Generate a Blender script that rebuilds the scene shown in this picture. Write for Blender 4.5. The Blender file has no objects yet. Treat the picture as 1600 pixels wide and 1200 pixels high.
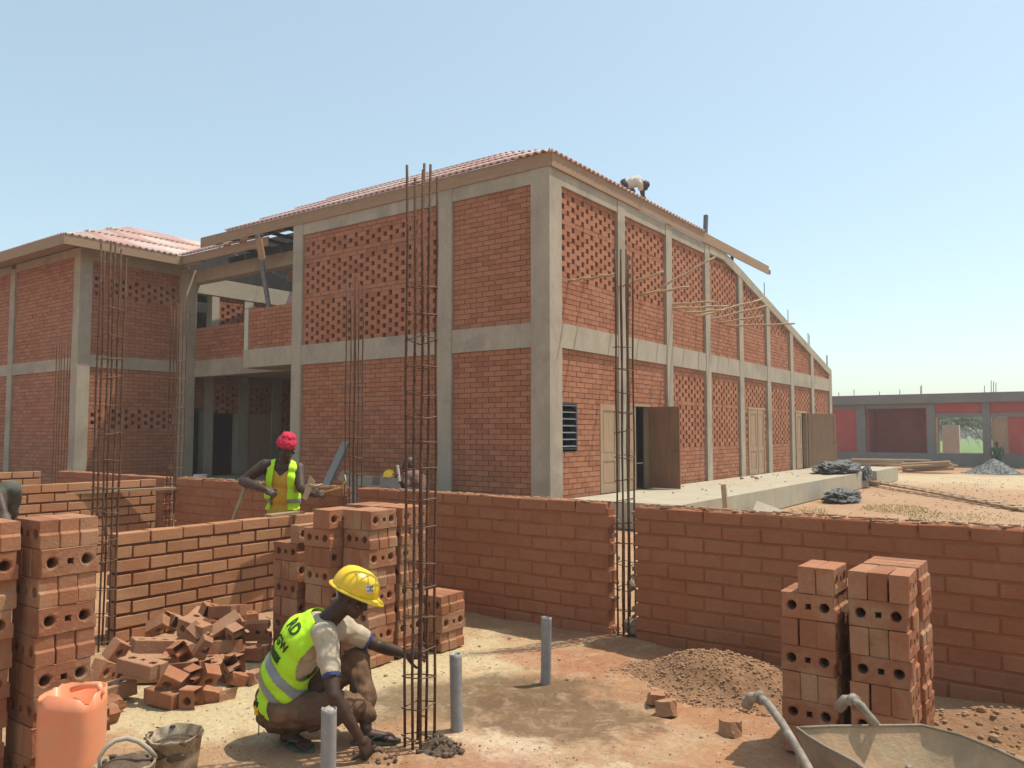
import bpy, bmesh, math, random
from mathutils import Vector, Matrix, Euler, noise
from mathutils.bvhtree import BVHTree
R = math.radians
rnd = random.Random(7)
scn = bpy.context.scene
# ------------------------------------------------------------------ camera
EYE = Vector((0, 0, 1.72)); YAW = 35.85; PITCH = 3.52
cam_d = bpy.data.cameras.new('camera'); cam = bpy.data.objects.new('camera', cam_d)
scn.collection.objects.link(cam); scn.camera = cam
cam.location = EYE; cam.rotation_euler = (R(90 + PITCH), 0, R(YAW))
cam_d.sensor_width = 36.0; cam_d.lens = 36.0 * 1234 / 1600; cam_d.clip_start = .05; cam_d.clip_end = 3000
# ------------------------------------------------------------------ light
SUN = Vector((.26, .345, 1.0)).normalized()
world = bpy.data.worlds.new('World'); scn.world = world; world.use_nodes = True
wn = world.node_tree; wn.nodes.clear()
sky = wn.nodes.new('ShaderNodeTexSky'); sky.sky_type = 'NISHITA'; sky.sun_disc = False
sky.sun_elevation = math.asin(SUN.z); sky.sun_rotation = math.atan2(SUN.x, SUN.y)
sky.air_density = 1.0; sky.dust_density = 1.3; sky.ozone_density = .8; sky.altitude = 0
wb = wn.nodes.new('ShaderNodeBackground'); wb.inputs[1].default_value = .15
wo = wn.nodes.new('ShaderNodeOutputWorld')
tint = wn.nodes.new('ShaderNodeMix'); tint.data_type = 'RGBA'; tint.blend_type = 'MULTIPLY'; tint.inputs[0].default_value = 1; tint.inputs[7].default_value = (1.13, 1.14, 1.01, 1)
wn.links.new(sky.outputs[0], tint.inputs[6]); veil = wn.nodes.new('ShaderNodeMix'); veil.data_type = 'RGBA'; veil.inputs[0].default_value = .32; veil.inputs[7].default_value = (3.9, 4.85, 5.0, 1)
wn.links.new(tint.outputs[2], veil.inputs[6]); wn.links.new(veil.outputs[2], wb.inputs[0]); wn.links.new(wb.outputs[0], wo.inputs[0])
sl = bpy.data.lights.new('sun', 'SUN'); sl.energy = 3.9; sl.angle = R(.55); sl.color = (1, .93, .82)
so = bpy.data.objects.new('sun', sl); scn.collection.objects.link(so)
so.rotation_euler = SUN.to_track_quat('Z', 'Y').to_euler()
scn.view_settings.view_transform = 'Standard'; scn.view_settings.look = 'None'
scn.view_settings.gamma = 1; scn.view_settings.exposure = 0.33; scn.view_settings.use_curve_mapping = False

# ------------------------------------------------------------------ helpers
COL = scn.collection
def V(*a): return Vector(a)
FWD = V(-math.sin(R(YAW)) * math.cos(R(PITCH)), math.cos(R(YAW)) * math.cos(R(PITCH)), math.sin(R(PITCH)))
RGT = V(math.cos(R(YAW)), math.sin(R(YAW)), 0); UPV = RGT.cross(FWD)
def D(x, y, d):      # a point of the place seen at photo pixel x, y, d metres off
    return EYE + (FWD + RGT * ((x - 800) / 1234) + UPV * ((600 - y) / 1234)) * d
def G(x, y, z=0):    # the point at height z seen at photo pixel x, y
    v = FWD + RGT * ((x - 800) / 1234) + UPV * ((600 - y) / 1234)
    return EYE + v * ((z - EYE.z) / v.z)

def new_mat(name):
    m = bpy.data.materials.new(name); m.use_nodes = True
    nt = m.node_tree; b = nt.nodes['Principled BSDF']
    return m, nt, b
def N(nt, t, **k):
    n = nt.nodes.new(t)
    for a, v in k.items(): setattr(n, a, v)
    return n
def mixc(nt, fac, a, b, blend='MIX'):
    n = nt.nodes.new('ShaderNodeMix'); n.data_type = 'RGBA'; n.blend_type = blend
    for sock, v in ((n.inputs[0], fac), (n.inputs[6], a), (n.inputs[7], b)):
        if isinstance(v, (int, float)): sock.default_value = v
        elif isinstance(v, tuple): sock.default_value = (*v, 1)
        else: nt.links.new(v, sock)
    return n.outputs[2]
def nz(nt, vec, scale, detail=5, rough=.6, dist=0):
    n = nt.nodes.new('ShaderNodeTexNoise'); n.inputs['Scale'].default_value = scale
    n.inputs['Detail'].default_value = detail; n.inputs['Roughness'].default_value = rough
    n.inputs['Distortion'].default_value = dist
    nt.links.new(vec, n.inputs['Vector']); return n.outputs[0]
def rng(nt, v, a, b, c=0., d=1.):
    n = nt.nodes.new('ShaderNodeMapRange'); n.inputs[1].default_value = a; n.inputs[2].default_value = b
    n.inputs[3].default_value = c; n.inputs[4].default_value = d; nt.links.new(v, n.inputs[0]); return n.outputs[0]
def pos(nt): return nt.nodes.new('ShaderNodeNewGeometry').outputs['Position']
def obc(nt): return nt.nodes.new('ShaderNodeTexCoord').outputs['Object']
def mat(name, c1, c2, scale=8, bump=.3, rough=.85, stain=None, stain_amt=.5, stain_scale=1.2, tones=None, grime=0,
        local=False, bscale=None, metal=0, bdist=.01, spec=.3, stretch=None):
    """tones: list of colours picked per piece; stain: second colour in large patches"""
    m, nt, b = new_mat(name)
    vec = obc(nt) if local else pos(nt)
    if stretch:
        mp = N(nt, 'ShaderNodeMapping'); mp.inputs['Scale'].default_value = stretch
        nt.links.new(vec, mp.inputs[0]); vec = mp.outputs[0]
    if tones or local:
        gi = nt.nodes.new('ShaderNodeNewGeometry'); oi = nt.nodes.new('ShaderNodeObjectInfo')
        ad = N(nt, 'ShaderNodeMath', operation='ADD'); (None if local else nt.links.new(gi.outputs['Random Per Island'], ad.inputs[0])); ad.inputs[0].default_value = 0; nt.links.new(oi.outputs['Random'], ad.inputs[1])
        fr = N(nt, 'ShaderNodeMath', operation='FRACT'); nt.links.new(ad.outputs[0], fr.inputs[0]); tone = fr.outputs[0]
    if local:    # shift the pattern from piece to piece
        cb = N(nt, 'ShaderNodeVectorMath', operation='ADD'); sc = N(nt, 'ShaderNodeVectorMath', operation='SCALE')
        cx = N(nt, 'ShaderNodeCombineXYZ')
        for k in range(3): nt.links.new(tone, cx.inputs[k])
        nt.links.new(cx.outputs[0], sc.inputs[0]); sc.inputs['Scale'].default_value = 37.0
        nt.links.new(vec, cb.inputs[0]); nt.links.new(sc.outputs[0], cb.inputs[1]); vec = cb.outputs[0]
    n1 = nz(nt, vec, scale, 6, .65)
    col = mixc(nt, rng(nt, n1, .32, .68), c1, c2)
    if tones:
        rp = N(nt, 'ShaderNodeValToRGB'); rp.color_ramp.interpolation = 'CONSTANT' if len(tones) > 3 else 'LINEAR'
        cr = rp.color_ramp
        while len(cr.elements) < len(tones): cr.elements.new(.5)
        for i, t in enumerate(tones): cr.elements[i].position = i / len(tones); cr.elements[i].color = (*t, 1)
        nt.links.new(tone, rp.inputs[0])
        col = mixc(nt, .75, col, mixc(nt, .35, rp.outputs[0], col))
    if stain:
        n2 = nz(nt, pos(nt), stain_scale, 5, .6, .6)
        f = rng(nt, n2, .48, .64, 0, stain_amt); col = mixc(nt, f, col, stain)
    if grime:
        n3 = nz(nt, vec, scale * 6, 3, .7)
        col = mixc(nt, rng(nt, n3, .35, .75, 0, grime), col, tuple(c * .45 for c in c1))
    nt.links.new(col, b.inputs['Base Color'])
    b.inputs['Roughness'].default_value = rough; b.inputs['Metallic'].default_value = metal
    b.inputs['Specular IOR Level'].default_value = spec
    if bump:
        bp = N(nt, 'ShaderNodeBump'); bp.inputs['Strength'].default_value = bump; bp.inputs['Distance'].default_value = bdist
        nt.links.new(nz(nt, vec, bscale or scale * 4, 6, .7), bp.inputs['Height']); nt.links.new(bp.outputs[0], b.inputs['Normal'])
    return m

M = {}
M['brick_far'] = mat('building brick', (.41, .165, .082), (.32, .12, .06), 5, .6, .9, tones=[(.45, .195, .105), (.32, .12, .06), (.40, .155, .077), (.28, .10, .05), (.43, .19, .11)], grime=.3, bscale=60, stain=(.42, .2, .11), stain_amt=.25, stain_scale=.7)
M['mortar_far'] = mat('building mortar', (.15, .06, .035), (.09, .036, .022), 20, .4, .95)
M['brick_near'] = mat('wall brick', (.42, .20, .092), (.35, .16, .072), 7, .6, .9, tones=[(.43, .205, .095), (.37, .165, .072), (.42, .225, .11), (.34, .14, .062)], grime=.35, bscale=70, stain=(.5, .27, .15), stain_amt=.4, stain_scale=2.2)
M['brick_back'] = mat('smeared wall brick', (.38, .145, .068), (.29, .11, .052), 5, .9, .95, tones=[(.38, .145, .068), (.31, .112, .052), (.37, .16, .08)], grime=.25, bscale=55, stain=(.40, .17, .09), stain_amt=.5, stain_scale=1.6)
M['mortar_near'] = mat('clay mortar', (.19, .075, .04), (.12, .045, .025), 25, .9, .95, bscale=50)
M['mortar_back'] = mat('smeared clay mortar', (.34, .13, .058), (.28, .105, .048), 9, .9, .95, bscale=40)
M['hollow'] = mat('hollow brick clay', (.37, .165, .082), (.29, .12, .06), 8, .6, .9, tones=[(.42, .19, .10), (.30, .115, .055), (.42, .24, .145), (.26, .095, .048), (.40, .15, .072)], local=True, grime=.3, bscale=60, stain=(.42, .29, .17), stain_amt=.45, stain_scale=4)
M['concrete'] = mat('raw concrete', (.43, .37, .28), (.35, .30, .225), 3, .4, .9, stain=(.25, .21, .16), stain_amt=.6, stain_scale=.8, grime=.25, bscale=30, stretch=(1, 1, .35))
M['concrete_slab'] = mat('screed slab', (.44, .40, .30), (.37, .33, .24), 3, .3, .9, stain=(.42, .26, .16), stain_amt=.35, grime=.2, bscale=40)
M['plaster'] = mat('pale plaster', (.52, .48, .38), (.45, .41, .33), 3, .2, .9)
M['wood'] = mat('fascia timber', (.36, .235, .14), (.29, .18, .105), 2, .3, .8, bscale=20, stretch=(1.5, 1.5, 9), grime=.15)
M['wood_pale'] = mat('pale timber', (.46, .34, .20), (.38, .26, .15), 4, .3, .8, bscale=30, stretch=(3, 3, 3))
M['door_brown'] = mat('brown door varnish', (.23, .115, .06), (.17, .08, .042), 3, .15, .5, stretch=(4, 4, .6))
M['door_tan'] = mat('tan door wood', (.30, .18, .105), (.24, .14, .08), 3, .15, .6, stretch=(4, 4, .6))
M['door_pale'] = mat('pale primed door', (.40, .27, .17), (.33, .215, .13), 3, .15, .7, stretch=(4, 4, .6))
M['dark_steel'] = mat('dark steel section', (.05, .05, .055), (.035, .035, .04), 10, .1, .6)
M['steel_blue'] = mat('grey strut', (.16, .16, .17), (.11, .11, .12), 6, .1, .6)
M['roof'] = mat('corrugated roof tile', (.56, .36, .31), (.50, .31, .27), 4, .3, .85, tones=[(.74, .62, .54), (.62, .38, .32), (.66, .44, .37), (.76, .68, .60), (.58, .34, .28), (.70, .53, .45)], bscale=30, grime=.2)
M['rebar'] = mat('rusty rebar', (.16, .072, .038), (.10, .05, .03), 30, .6, .75, bscale=200, metal=.25, spec=.4, stain=(.24, .13, .05), stain_amt=.7, stain_scale=9)
def _ribs(m):
    nt = m.node_tree; b = nt.nodes['Principled BSDF']; old = b.inputs['Normal'].links[0].from_node
    w = N(nt, 'ShaderNodeTexWave', wave_type='BANDS', bands_direction='Z'); w.inputs['Scale'].default_value = 26; nt.links.new(pos(nt), w.inputs['Vector'])
    bp = N(nt, 'ShaderNodeBump'); bp.inputs['Strength'].default_value = .9; bp.inputs['Distance'].default_value = .004
    nt.links.new(w.outputs['Fac'], bp.inputs['Height']); nt.links.new(old.outputs[0], bp.inputs['Normal']); nt.links.new(bp.outputs[0], b.inputs['Normal'])
    c = b.inputs['Base Color'].links[0].from_socket; nt.links.new(mixc(nt, rng(nt, w.outputs['Fac'], .2, .8, .5, 0), c, (.06, .03, .018)), b.inputs['Base Color'])
_ribs(M['rebar'])
M['wire'] = mat('tie wire', (.20, .11, .07), (.13, .07, .045), 30, .2, .7, metal=.3)
M['pvc'] = mat('grey pvc', (.26, .255, .25), (.215, .21, .205), 6, .08, .45, stain=(.36, .32, .27), stain_amt=.55, stain_scale=14, grime=.15, spec=.5)
M['orange'] = mat('orange plastic', (.76, .28, .14), (.70, .23, .11), 4, .05, .42, stain=(.62, .30, .15), stain_amt=.5, stain_scale=7, spec=.5)
M['bucket'] = mat('mortar caked plastic', (.36, .27, .165), (.20, .14, .085), 14, .8, .8, stain=(.44, .37, .27), stain_amt=.8, stain_scale=9, bscale=40)
M['mortar_wet'] = mat('wet mortar', (.19, .13, .085), (.10, .065, .042), 18, 1, .8, bscale=45, bdist=.02)
M['hose'] = mat('pale rubber', (.42, .36, .28), (.34, .28, .21), 9, .2, .7)
M['barrow'] = mat('dusty barrow tray', (.46, .34, .21), (.34, .24, .145), 9, .5, .85, stain=(.52, .33, .19), stain_amt=.7, stain_scale=5, bscale=45, grime=.3)
M['barrow_out'] = mat('worn barrow steel', (.24, .20, .15), (.18, .145, .11), 9, .3, .7, stain=(.36, .27, .18), stain_amt=.5, stain_scale=6)
M['handle'] = mat('scuffed tube', (.30, .25, .19), (.17, .135, .11), 22, .3, .65, metal=.2, stain=(.42, .35, .26), stain_amt=.6, stain_scale=15)
M['skin'] = mat('dark skin', (.062, .030, .017), (.043, .021, .012), 20, .2, .55, bscale=90, spec=.4, bdist=.003, stain=(.10, .062, .038), stain_amt=.4, stain_scale=9)
M['hivis'] = mat('hi-vis fabric', (.50, .82, .03), (.43, .74, .02), 6, .35, .75, bscale=14, bdist=.015)
M['reflect'] = mat('grey reflective band', (.27, .29, .28), (.22, .235, .225), 10, .1, .45)
M['shirt_beige'] = mat('beige cotton', (.50, .41, .29), (.41, .33, .23), 9, .5, .9, bscale=16, bdist=.012)
M['cuff_blue'] = mat('blue cuff knit', (.06, .075, .20), (.05, .06, .15), 30, .2, .9)
M['trouser'] = mat('brown dusty trousers', (.15, .085, .048), (.10, .056, .033), 7, .6, .92, bscale=14, bdist=.014, stain=(.27, .155, .09), stain_amt=.6, stain_scale=5)
M['sandal'] = mat('flip-flop rubber', (.10, .12, .08), (.07, .08, .055), 12, .1, .7)
M['helmet'] = mat('yellow helmet shell', (.84, .56, .012), (.74, .47, .012), 9, .05, .36, spec=.5, stain=(.60, .40, .06), stain_amt=.3, stain_scale=20)
M['white'] = mat('white sticker', (.75, .72, .68), (.7, .66, .62), 5, 0, .6)
M['eye'] = mat('eyeball', (.16, .13, .11), (.13, .11, .09), 5, 0, .4)
M['ink'] = mat('black print', (.02, .03, .015), (.015, .02, .01), 5, 0, .7)
M['ink_green'] = mat('vest print', (.035, .07, .01), (.025, .05, .008), 20, 0, .8)
M['beanie'] = mat('crimson knit', (.60, .03, .075), (.50, .02, .055), 18, .6, .9, bscale=60)
M['yellow_top'] = mat('mustard vest top', (.60, .36, .04), (.50, .29, .035), 6, .5, .9, bscale=14, bdist=.015)
M['cloth_grey'] = mat('grey green cloth', (.12, .12, .095), (.07, .07, .055), 14, .5, .9)
M['cloth_white'] = mat('off white cloth', (.62, .57, .53), (.5, .46, .42), 9, .4, .9)
M['cloth_dark'] = mat('dark cloth', (.035, .04, .05), (.025, .03, .035), 9, .4, .9)
M['cloth_pink'] = mat('dusty pink cloth', (.20, .12, .10), (.14, .08, .07), 9, .4, .9)
M['tarp'] = mat('grey plastic sheeting', (.12, .115, .105), (.05, .048, .044), 6, .5, .5, spec=.4)
M['block'] = mat('grey cement block', (.27, .255, .225), (.22, .205, .18), 10, .6, .95, bscale=60, tones=[(.28, .26, .23), (.23, .215, .19), (.26, .235, .2)])
M['gravel'] = mat('grey gravel', (.24, .24, .225), (.16, .16, .15), 12, 1, .95, bscale=30, tones=[(.26, .26, .245), (.16, .16, .15), (.21, .21, .2)])
M['soil'] = mat('red brown soil', (.36, .20, .105), (.28, .15, .075), 9, 1, .95, bscale=30, bdist=.02, grime=.3)
M['clod'] = mat('soil clods', (.37, .20, .11), (.29, .15, .08), 9, .8, .95, tones=[(.38, .21, .11), (.31, .165, .085), (.35, .22, .13), (.44, .32, .20)])
M['red_wall'] = mat('red painted wall', (.42, .075, .06), (.36, .06, .05), 1.5, .1, .8, stain=(.44, .13, .10), stain_amt=.4, stain_scale=.8)
M['grey_render'] = mat('grey cement render', (.20, .195, .185), (.165, .16, .15), 1.5, .2, .9, stain=(.25, .2, .17), stain_amt=.4, stain_scale=.6)
M['leaf'] = mat('palm leaf', (.06, .09, .025), (.035, .06, .015), 4, 0, .7)
M['leaf_dark'] = mat('tree leaf', (.055, .08, .03), (.03, .05, .018), 2, 0, .8, tones=[(.06, .085, .03), (.035, .055, .02)])
M['trunk'] = mat('trunk bark', (.13, .10, .07), (.08, .06, .045), 8, .5, .9)
M['grass'] = mat('field grass', (.16, .24, .05), (.10, .17, .035), .5, .6, .95)
M['grass_dry'] = mat('dry weeds', (.28, .25, .09), (.18, .18, .05), 3, 0, .9)
M['glass_dark'] = mat('dark louvre slat glass', (.25, .28, .30), (.2, .22, .24), 3, 0, .3)
M['shade_dark'] = mat('shade-toned interior plaster', (.10, .075, .06), (.07, .055, .045), 3, .1, .95)  # the gloom indoors is put into this dark base colour

class MB:
    def __init__(s): s.v = []; s.f = []
    def add(s, vs, fs):
        o = len(s.v); s.v += [Vector(v) for v in vs]; s.f += [tuple(i + o for i in f) for f in fs]; return s
    def box(s, a, b):
        x0, y0, z0 = a; x1, y1, z1 = b
        return s.add([(x0,y0,z0),(x1,y0,z0),(x1,y1,z0),(x0,y1,z0),(x0,y0,z1),(x1,y0,z1),(x1,y1,z1),(x0,y1,z1)],
                     [(3,2,1,0),(4,5,6,7),(0,1,5,4),(1,2,6,5),(2,3,7,6),(3,0,4,7)])
    def cbox(s, c, d, rot=None):
        vs = [Vector((sx*d[0]/2, sy*d[1]/2, sz*d[2]/2)) for sz in (-1,1) for sx, sy in ((-1,-1),(1,-1),(1,1),(-1,1))]
        if rot is not None: vs = [rot @ v for v in vs]
        return s.add([v + Vector(c) for v in vs], [(3,2,1,0),(4,5,6,7),(0,1,5,4),(1,2,6,5),(2,3,7,6),(3,0,4,7)])
    def tube(s, pts, r, n=6, caps=True):
        pts = [Vector(p) for p in pts]; rr = r if isinstance(r, (list, tuple)) else [r] * len(pts)
        t0 = (pts[1] - pts[0]).normalized(); a = t0.orthogonal().normalized(); vs = []
        for i, p in enumerate(pts):
            t = (pts[min(i+1, len(pts)-1)] - pts[max(i-1, 0)]).normalized()
            a = (a - t * a.dot(t)).normalized(); b = t.cross(a)
            for k in range(n):
                an = 2 * math.pi * k / n; vs.append(p + (a * math.cos(an) + b * math.sin(an)) * rr[i])
        fs = [(i*n+k, i*n+(k+1) % n, (i+1)*n+(k+1) % n, (i+1)*n+k) for i in range(len(pts)-1) for k in range(n)]
        if caps: fs += [tuple(range(n))[::-1], tuple(range((len(pts)-1)*n, len(pts)*n))]
        return s.add(vs, fs)
    def mesh(s, name, off=V(0,0,0)):
        me = bpy.data.meshes.new(name); me.from_pydata([v - off for v in s.v], [], s.f); me.update(); return me
def link(name, me, m, parent=None, loc=None, rot=None, smooth=False):
    o = bpy.data.objects.new(name, me); COL.objects.link(o)
    if m is not None and not me.materials: me.materials.append(m)
    if parent is not None: o.parent = parent
    if loc is not None: o.location = loc
    if rot is not None: o.rotation_euler = rot
    if smooth: me.polygons.foreach_set('use_smooth', [True] * len(me.polygons))
    return o
def tag(o, label=None, cat=None, group=None, kind=None):
    if label: o['label'] = label
    if cat: o['category'] = cat
    if group: o['group'] = group
    if kind: o['kind'] = kind
    return o
def thing(name, label, cat, loc, group=None):
    o = bpy.data.objects.new(name, None); COL.objects.link(o); o.location = loc; o.empty_display_size = .1
    return tag(o, label, cat, group)
def origin(p):
    o = V(0,0,0)
    while p is not None: o += p.location; p = p.parent
    return o
def part(name, mb, m, parent, smooth=False):   # mb in world coordinates
    return link(name, mb.mesh(name, origin(parent)), m, parent, smooth=smooth)
def solo(name, mb, m, loc, smooth=False):
    loc = Vector(loc); return link(name, mb.mesh(name, loc), m, None, loc, smooth=smooth)
UNIT = MB().cbox((0,0,0), (1,1,1)).mesh('unit_box')

# ------------------------------------------------------------------ ground
def build_ground():
    m, nt, b = new_mat('site ground'); p = pos(nt)
    n_big = nz(nt, p, .35, 5, .6, .4); n_mid = nz(nt, p, 2.2, 6, .65, .3); n_fine = nz(nt, p, 38, 5, .7); n_gr = nz(nt, p, 9, 5, .7)
    col = mixc(nt, rng(nt, n_mid, .35, .65), (.42, .205, .10), (.33, .155, .075))
    col = mixc(nt, rng(nt, n_big, .42, .6, 0, .6), col, (.44, .30, .17))
    sep = N(nt, 'ShaderNodeSeparateXYZ'); nt.links.new(p, sep.inputs[0])
    def blob_mask(cx, cy, rx, ry, ang=0, soft=.3, ns=2.5, amt=.9):
        mp = N(nt, 'ShaderNodeMapping'); mp.vector_type = 'TEXTURE'
        mp.inputs['Location'].default_value = (cx, cy, 0); mp.inputs['Rotation'].default_value = (0, 0, R(ang)); mp.inputs['Scale'].default_value = (rx, ry, 1e3)
        nt.links.new(p, mp.inputs[0])
        ln = N(nt, 'ShaderNodeVectorMath', operation='LENGTH'); nt.links.new(mp.outputs[0], ln.inputs[0])
        ad = N(nt, 'ShaderNodeMath', operation='MULTIPLY_ADD'); ns_ = nz(nt, p, ns, 5, .65)
        nt.links.new(ns_, ad.inputs[0]); ad.inputs[1].default_value = 2.2; 
        sb = N(nt, 'ShaderNodeMath', operation='ADD'); nt.links.new(ln.outputs['Value'], sb.inputs[0]); sb.inputs[1].default_value = -1.1
        nt.links.new(sb.outputs[0], ad.inputs[2])
        return rng(nt, ad.outputs[0], 1 - soft, 1 + soft * .3, amt, 0)
    sand = (.56, .45, .26)
    def patch(mask, colr):
        nonlocal col
        col = mixc(nt, mask, col, colr)
    patch(blob_mask(-4.55, 3.2, .95, .8, 20), sand)
    patch(blob_mask(-4.2, 4.7, 1.15, .75, 30), sand)
    patch(blob_mask(-3.85, 3.95, .7, .5, 0), sand)
    patch(blob_mask(-2.6, 3.9, 1.0, .55, 40, amt=.55), (.48, .35, .21))
    patch(blob_mask(-1.8, 3.4, .5, .35, 10, ns=5, amt=.8), (.54, .42, .27))
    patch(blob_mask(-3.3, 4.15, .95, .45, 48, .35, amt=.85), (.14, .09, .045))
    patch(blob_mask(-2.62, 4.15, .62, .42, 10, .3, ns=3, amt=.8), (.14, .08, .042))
    patch(blob_mask(-2.62, 3.62, .34, .2, 0, .4, ns=7, amt=.8), (.62, .49, .33))
    patch(blob_mask(-3.3, 5.15, .62, .3, 0, .4, amt=.7), (.38, .155, .08))
    patch(blob_mask(-2.5, 3.35, .45, .3, 0, .5, ns=6, amt=.5), (.36, .15, .10))
    patch(blob_mask(-2.2, 33, 6.5, 5.0, 0, .5, ns=.4, amt=.85), (.54, .44, .27))
    patch(blob_mask(-2.0, 22, 5.5, 8, 0, .6, ns=1.3, amt=.5), (.42, .29, .18))
    col = mixc(nt, rng(nt, n_fine, .54, .68, 0, .6), col, (.20, .12, .07))
    col = mixc(nt, rng(nt, n_gr, .55, .75, 0, .22), col, (.58, .43, .27))
    col = mixc(nt, rng(nt, nz(nt, p, 24, 8, .8), .38, .62, .55, 0), col, mixc(nt, .5, col, (.12, .075, .045)))
    col = mixc(nt, rng(nt, nz(nt, p, 6.5, 7, .75, .8), .52, .66, 0, .5), col, mixc(nt, .6, col, (.62, .47, .32)))
    col = mixc(nt, rng(nt, nz(nt, p, 90, 3, .8), .58, .70, 0, .6), col, (.15, .09, .05))
    vo = N(nt, 'ShaderNodeTexVoronoi'); vo.inputs['Scale'].default_value = 55; nt.links.new(p, vo.inputs['Vector'])
    col = mixc(nt, rng(nt, vo.outputs['Distance'], .0, .3, .35, 0), col, mixc(nt, rng(nt, n_mid, .4, .6), (.30, .16, .09), (.6, .45, .3)))
    nt.links.new(col, b.inputs['Base Color']); b.inputs['Roughness'].default_value = .93; b.inputs['Specular IOR Level'].default_value = .2
    bp = N(nt, 'ShaderNodeBump'); bp.inputs['Strength'].default_value = .8; bp.inputs['Distance'].default_value = .018
    hh = N(nt, 'ShaderNodeMath', operation='ADD'); nt.links.new(nz(nt, p, 16, 8, .75), hh.inputs[0]); nt.links.new(nz(nt, p, 3, 4, .6), hh.inputs[1])
    nt.links.new(hh.outputs[0], bp.inputs['Height']); nt.links.new(bp.outputs[0], b.inputs['Normal'])
    # one sheet: fine near the camera, coarse to the horizon
    def axis(lo, hi, step):
        a = []; x = lo
        while x <= hi + 1e-6: a.append(x); x += step
        d = step; x = hi
        while x < 900: d *= 1.35; x += d; a.append(x)
        d = step; x = lo; pre = []
        while x > -900: d *= 1.35; x -= d; pre.append(x)
        return pre[::-1] + a
    xs = axis(-7, .6, .03); ys = axis(1.2, 6.2, .03)
    vs = []; w = len(xs)
    for y in ys:
        for x in xs:
            z = 0
            if -7.5 < x < 1.2 and .8 < y < 6.8:
                q = V(x, y, 0)
                z = .022 * noise.noise(q * 1.7) + .009 * noise.noise(q * 6) + .004 * noise.noise(q * 21)
                if y > 5.2: z += .05 * min(1, (y - 5.2) / .7) * (.6 + .5 * noise.noise(q * 2.3))
                e = min(1, (x + 7.5) / .6, (1.2 - x) / .6, (y - .8) / .5, (6.8 - y) / .5); z *= max(0, e)
            vs.append((x, y, z))
    fs = [(j*w+i, j*w+i+1, (j+1)*w+i+1, (j+1)*w+i) for j in range(len(ys)-1) for i in range(w-1)]
    me = bpy.data.meshes.new('ground'); me.from_pydata(vs, [], fs); me.update()
    o = link('ground', me, m, smooth=True); tag(o, kind='structure')
build_ground()
def gz(x, y):
    q = V(x, y, 0); z = .022 * noise.noise(q * 1.7) + .009 * noise.noise(q * 6)
    if y > 5.2: z += .05 * min(1, (y - 5.2) / .7) * (.6 + .5 * noise.noise(q * 2.3))
    return z
fld = MB().add([(-120, 60, .03), (120, 60, .03), (400, 500, .03), (-400, 500, .03)], [(0,1,2,3)])
tag(solo('field', fld, M['grass'], (0, 60, 0)), kind='structure')
pl = MB().box((-7.80, 12.6, .02), (-5.58, 27.0, .49)).box((-7.80, 27.6, .02), (-5.45, 31.2, .485)).box((-7.80, 27.0, .02), (-6.3, 27.6, .48))
tag(solo('terrace', pl, M['concrete_slab'], (-6.7, 20, 0)), kind='structure')

# ------------------------------------------------------------------ school building
XR = -7.82; YL = 12.0
BL = thing('brick_building', 'two-storey brick school building under construction, with concrete frame and pink corrugated roof', 'building', (XR, YL, 0))
BR = []       # every brick of the building: centre, size
mort = MB()
def intervals(a0, a1, z, openings):
    seg = [(a0, a1)]
    for (o0, o1, p0, p1) in openings:
        if p0 < z < p1:
            ns = []
            for s0, s1 in seg:
                if o1 <= s0 or o0 >= s1: ns.append((s0, s1)); continue
                if o0 > s0: ns.append((s0, o0))
                if o1 < s1: ns.append((o1, s1))
            seg = ns
    return seg
def panel(face, fix, a0, a1, z0, z1, lattice=(), openings=(), top=None, pitch=.1):
    """face 'Y': wall facing -Y at y=fix; face 'X': wall facing +X at x=fix. a runs along the wall"""
    n = int((z1 - z0) / pitch + .5); pt = (z1 - z0) / n
    pr_ = random.Random(int(a0 * 100) + int(z0 * 10))
    for i in range(n):
        zc = z0 + (i + .5) * pt
        lat = any(l0 < zc < l1 for l0, l1 in lattice)
        per = .36 if lat else .30; ln = .26 if lat else .287
        for s0, s1 in intervals(a0, a1, zc, openings):
            if top:
                while s1 > s0 and zc > top(s1): s1 -= .05
                if s1 - s0 < .1: continue
            start = a0 + (0 if i % 2 else per / 2) - per
            k = 0
            while True:
                b0 = start + k * per; b1 = b0 + ln; k += 1
                if b0 > s1: break
                c0, c1 = max(b0, s0), min(b1, s1)
                if c1 - c0 < .03: continue
                dep = fix + pr_.uniform(-.004, .004) if face == 'Y' else fix + pr_.uniform(-.004, .004)
                h = pt * (.985 if lat else .885) ; ac = (c0 + c1) / 2; L = c1 - c0
                if face == 'Y': BR.append(((ac, dep + .07, zc), (L, .14, h)))
                else: BR.append(((dep - .07, ac, zc), (.14, L, h)))
            if not lat:
                if face == 'Y': mort.box((s0, fix + .016, zc - pt / 2), (s1, fix + .13, zc + pt / 2))
                else: mort.box((fix - .13, s0, zc - pt / 2), (fix - .016, s1, zc + pt / 2))
# frame
def beam(name, a, b, m='concrete'): return part(name, MB().box(a, b), M[m], BL)
def column(x0, x1, y0, y1, z0=.0, z1=6.64): return beam('column', (x0, y0, z0), (x1, y1, z1))
ZB0, ZB1, ZT = 3.30, 3.76, 6.37     # floor beam, top beam underside
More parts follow.
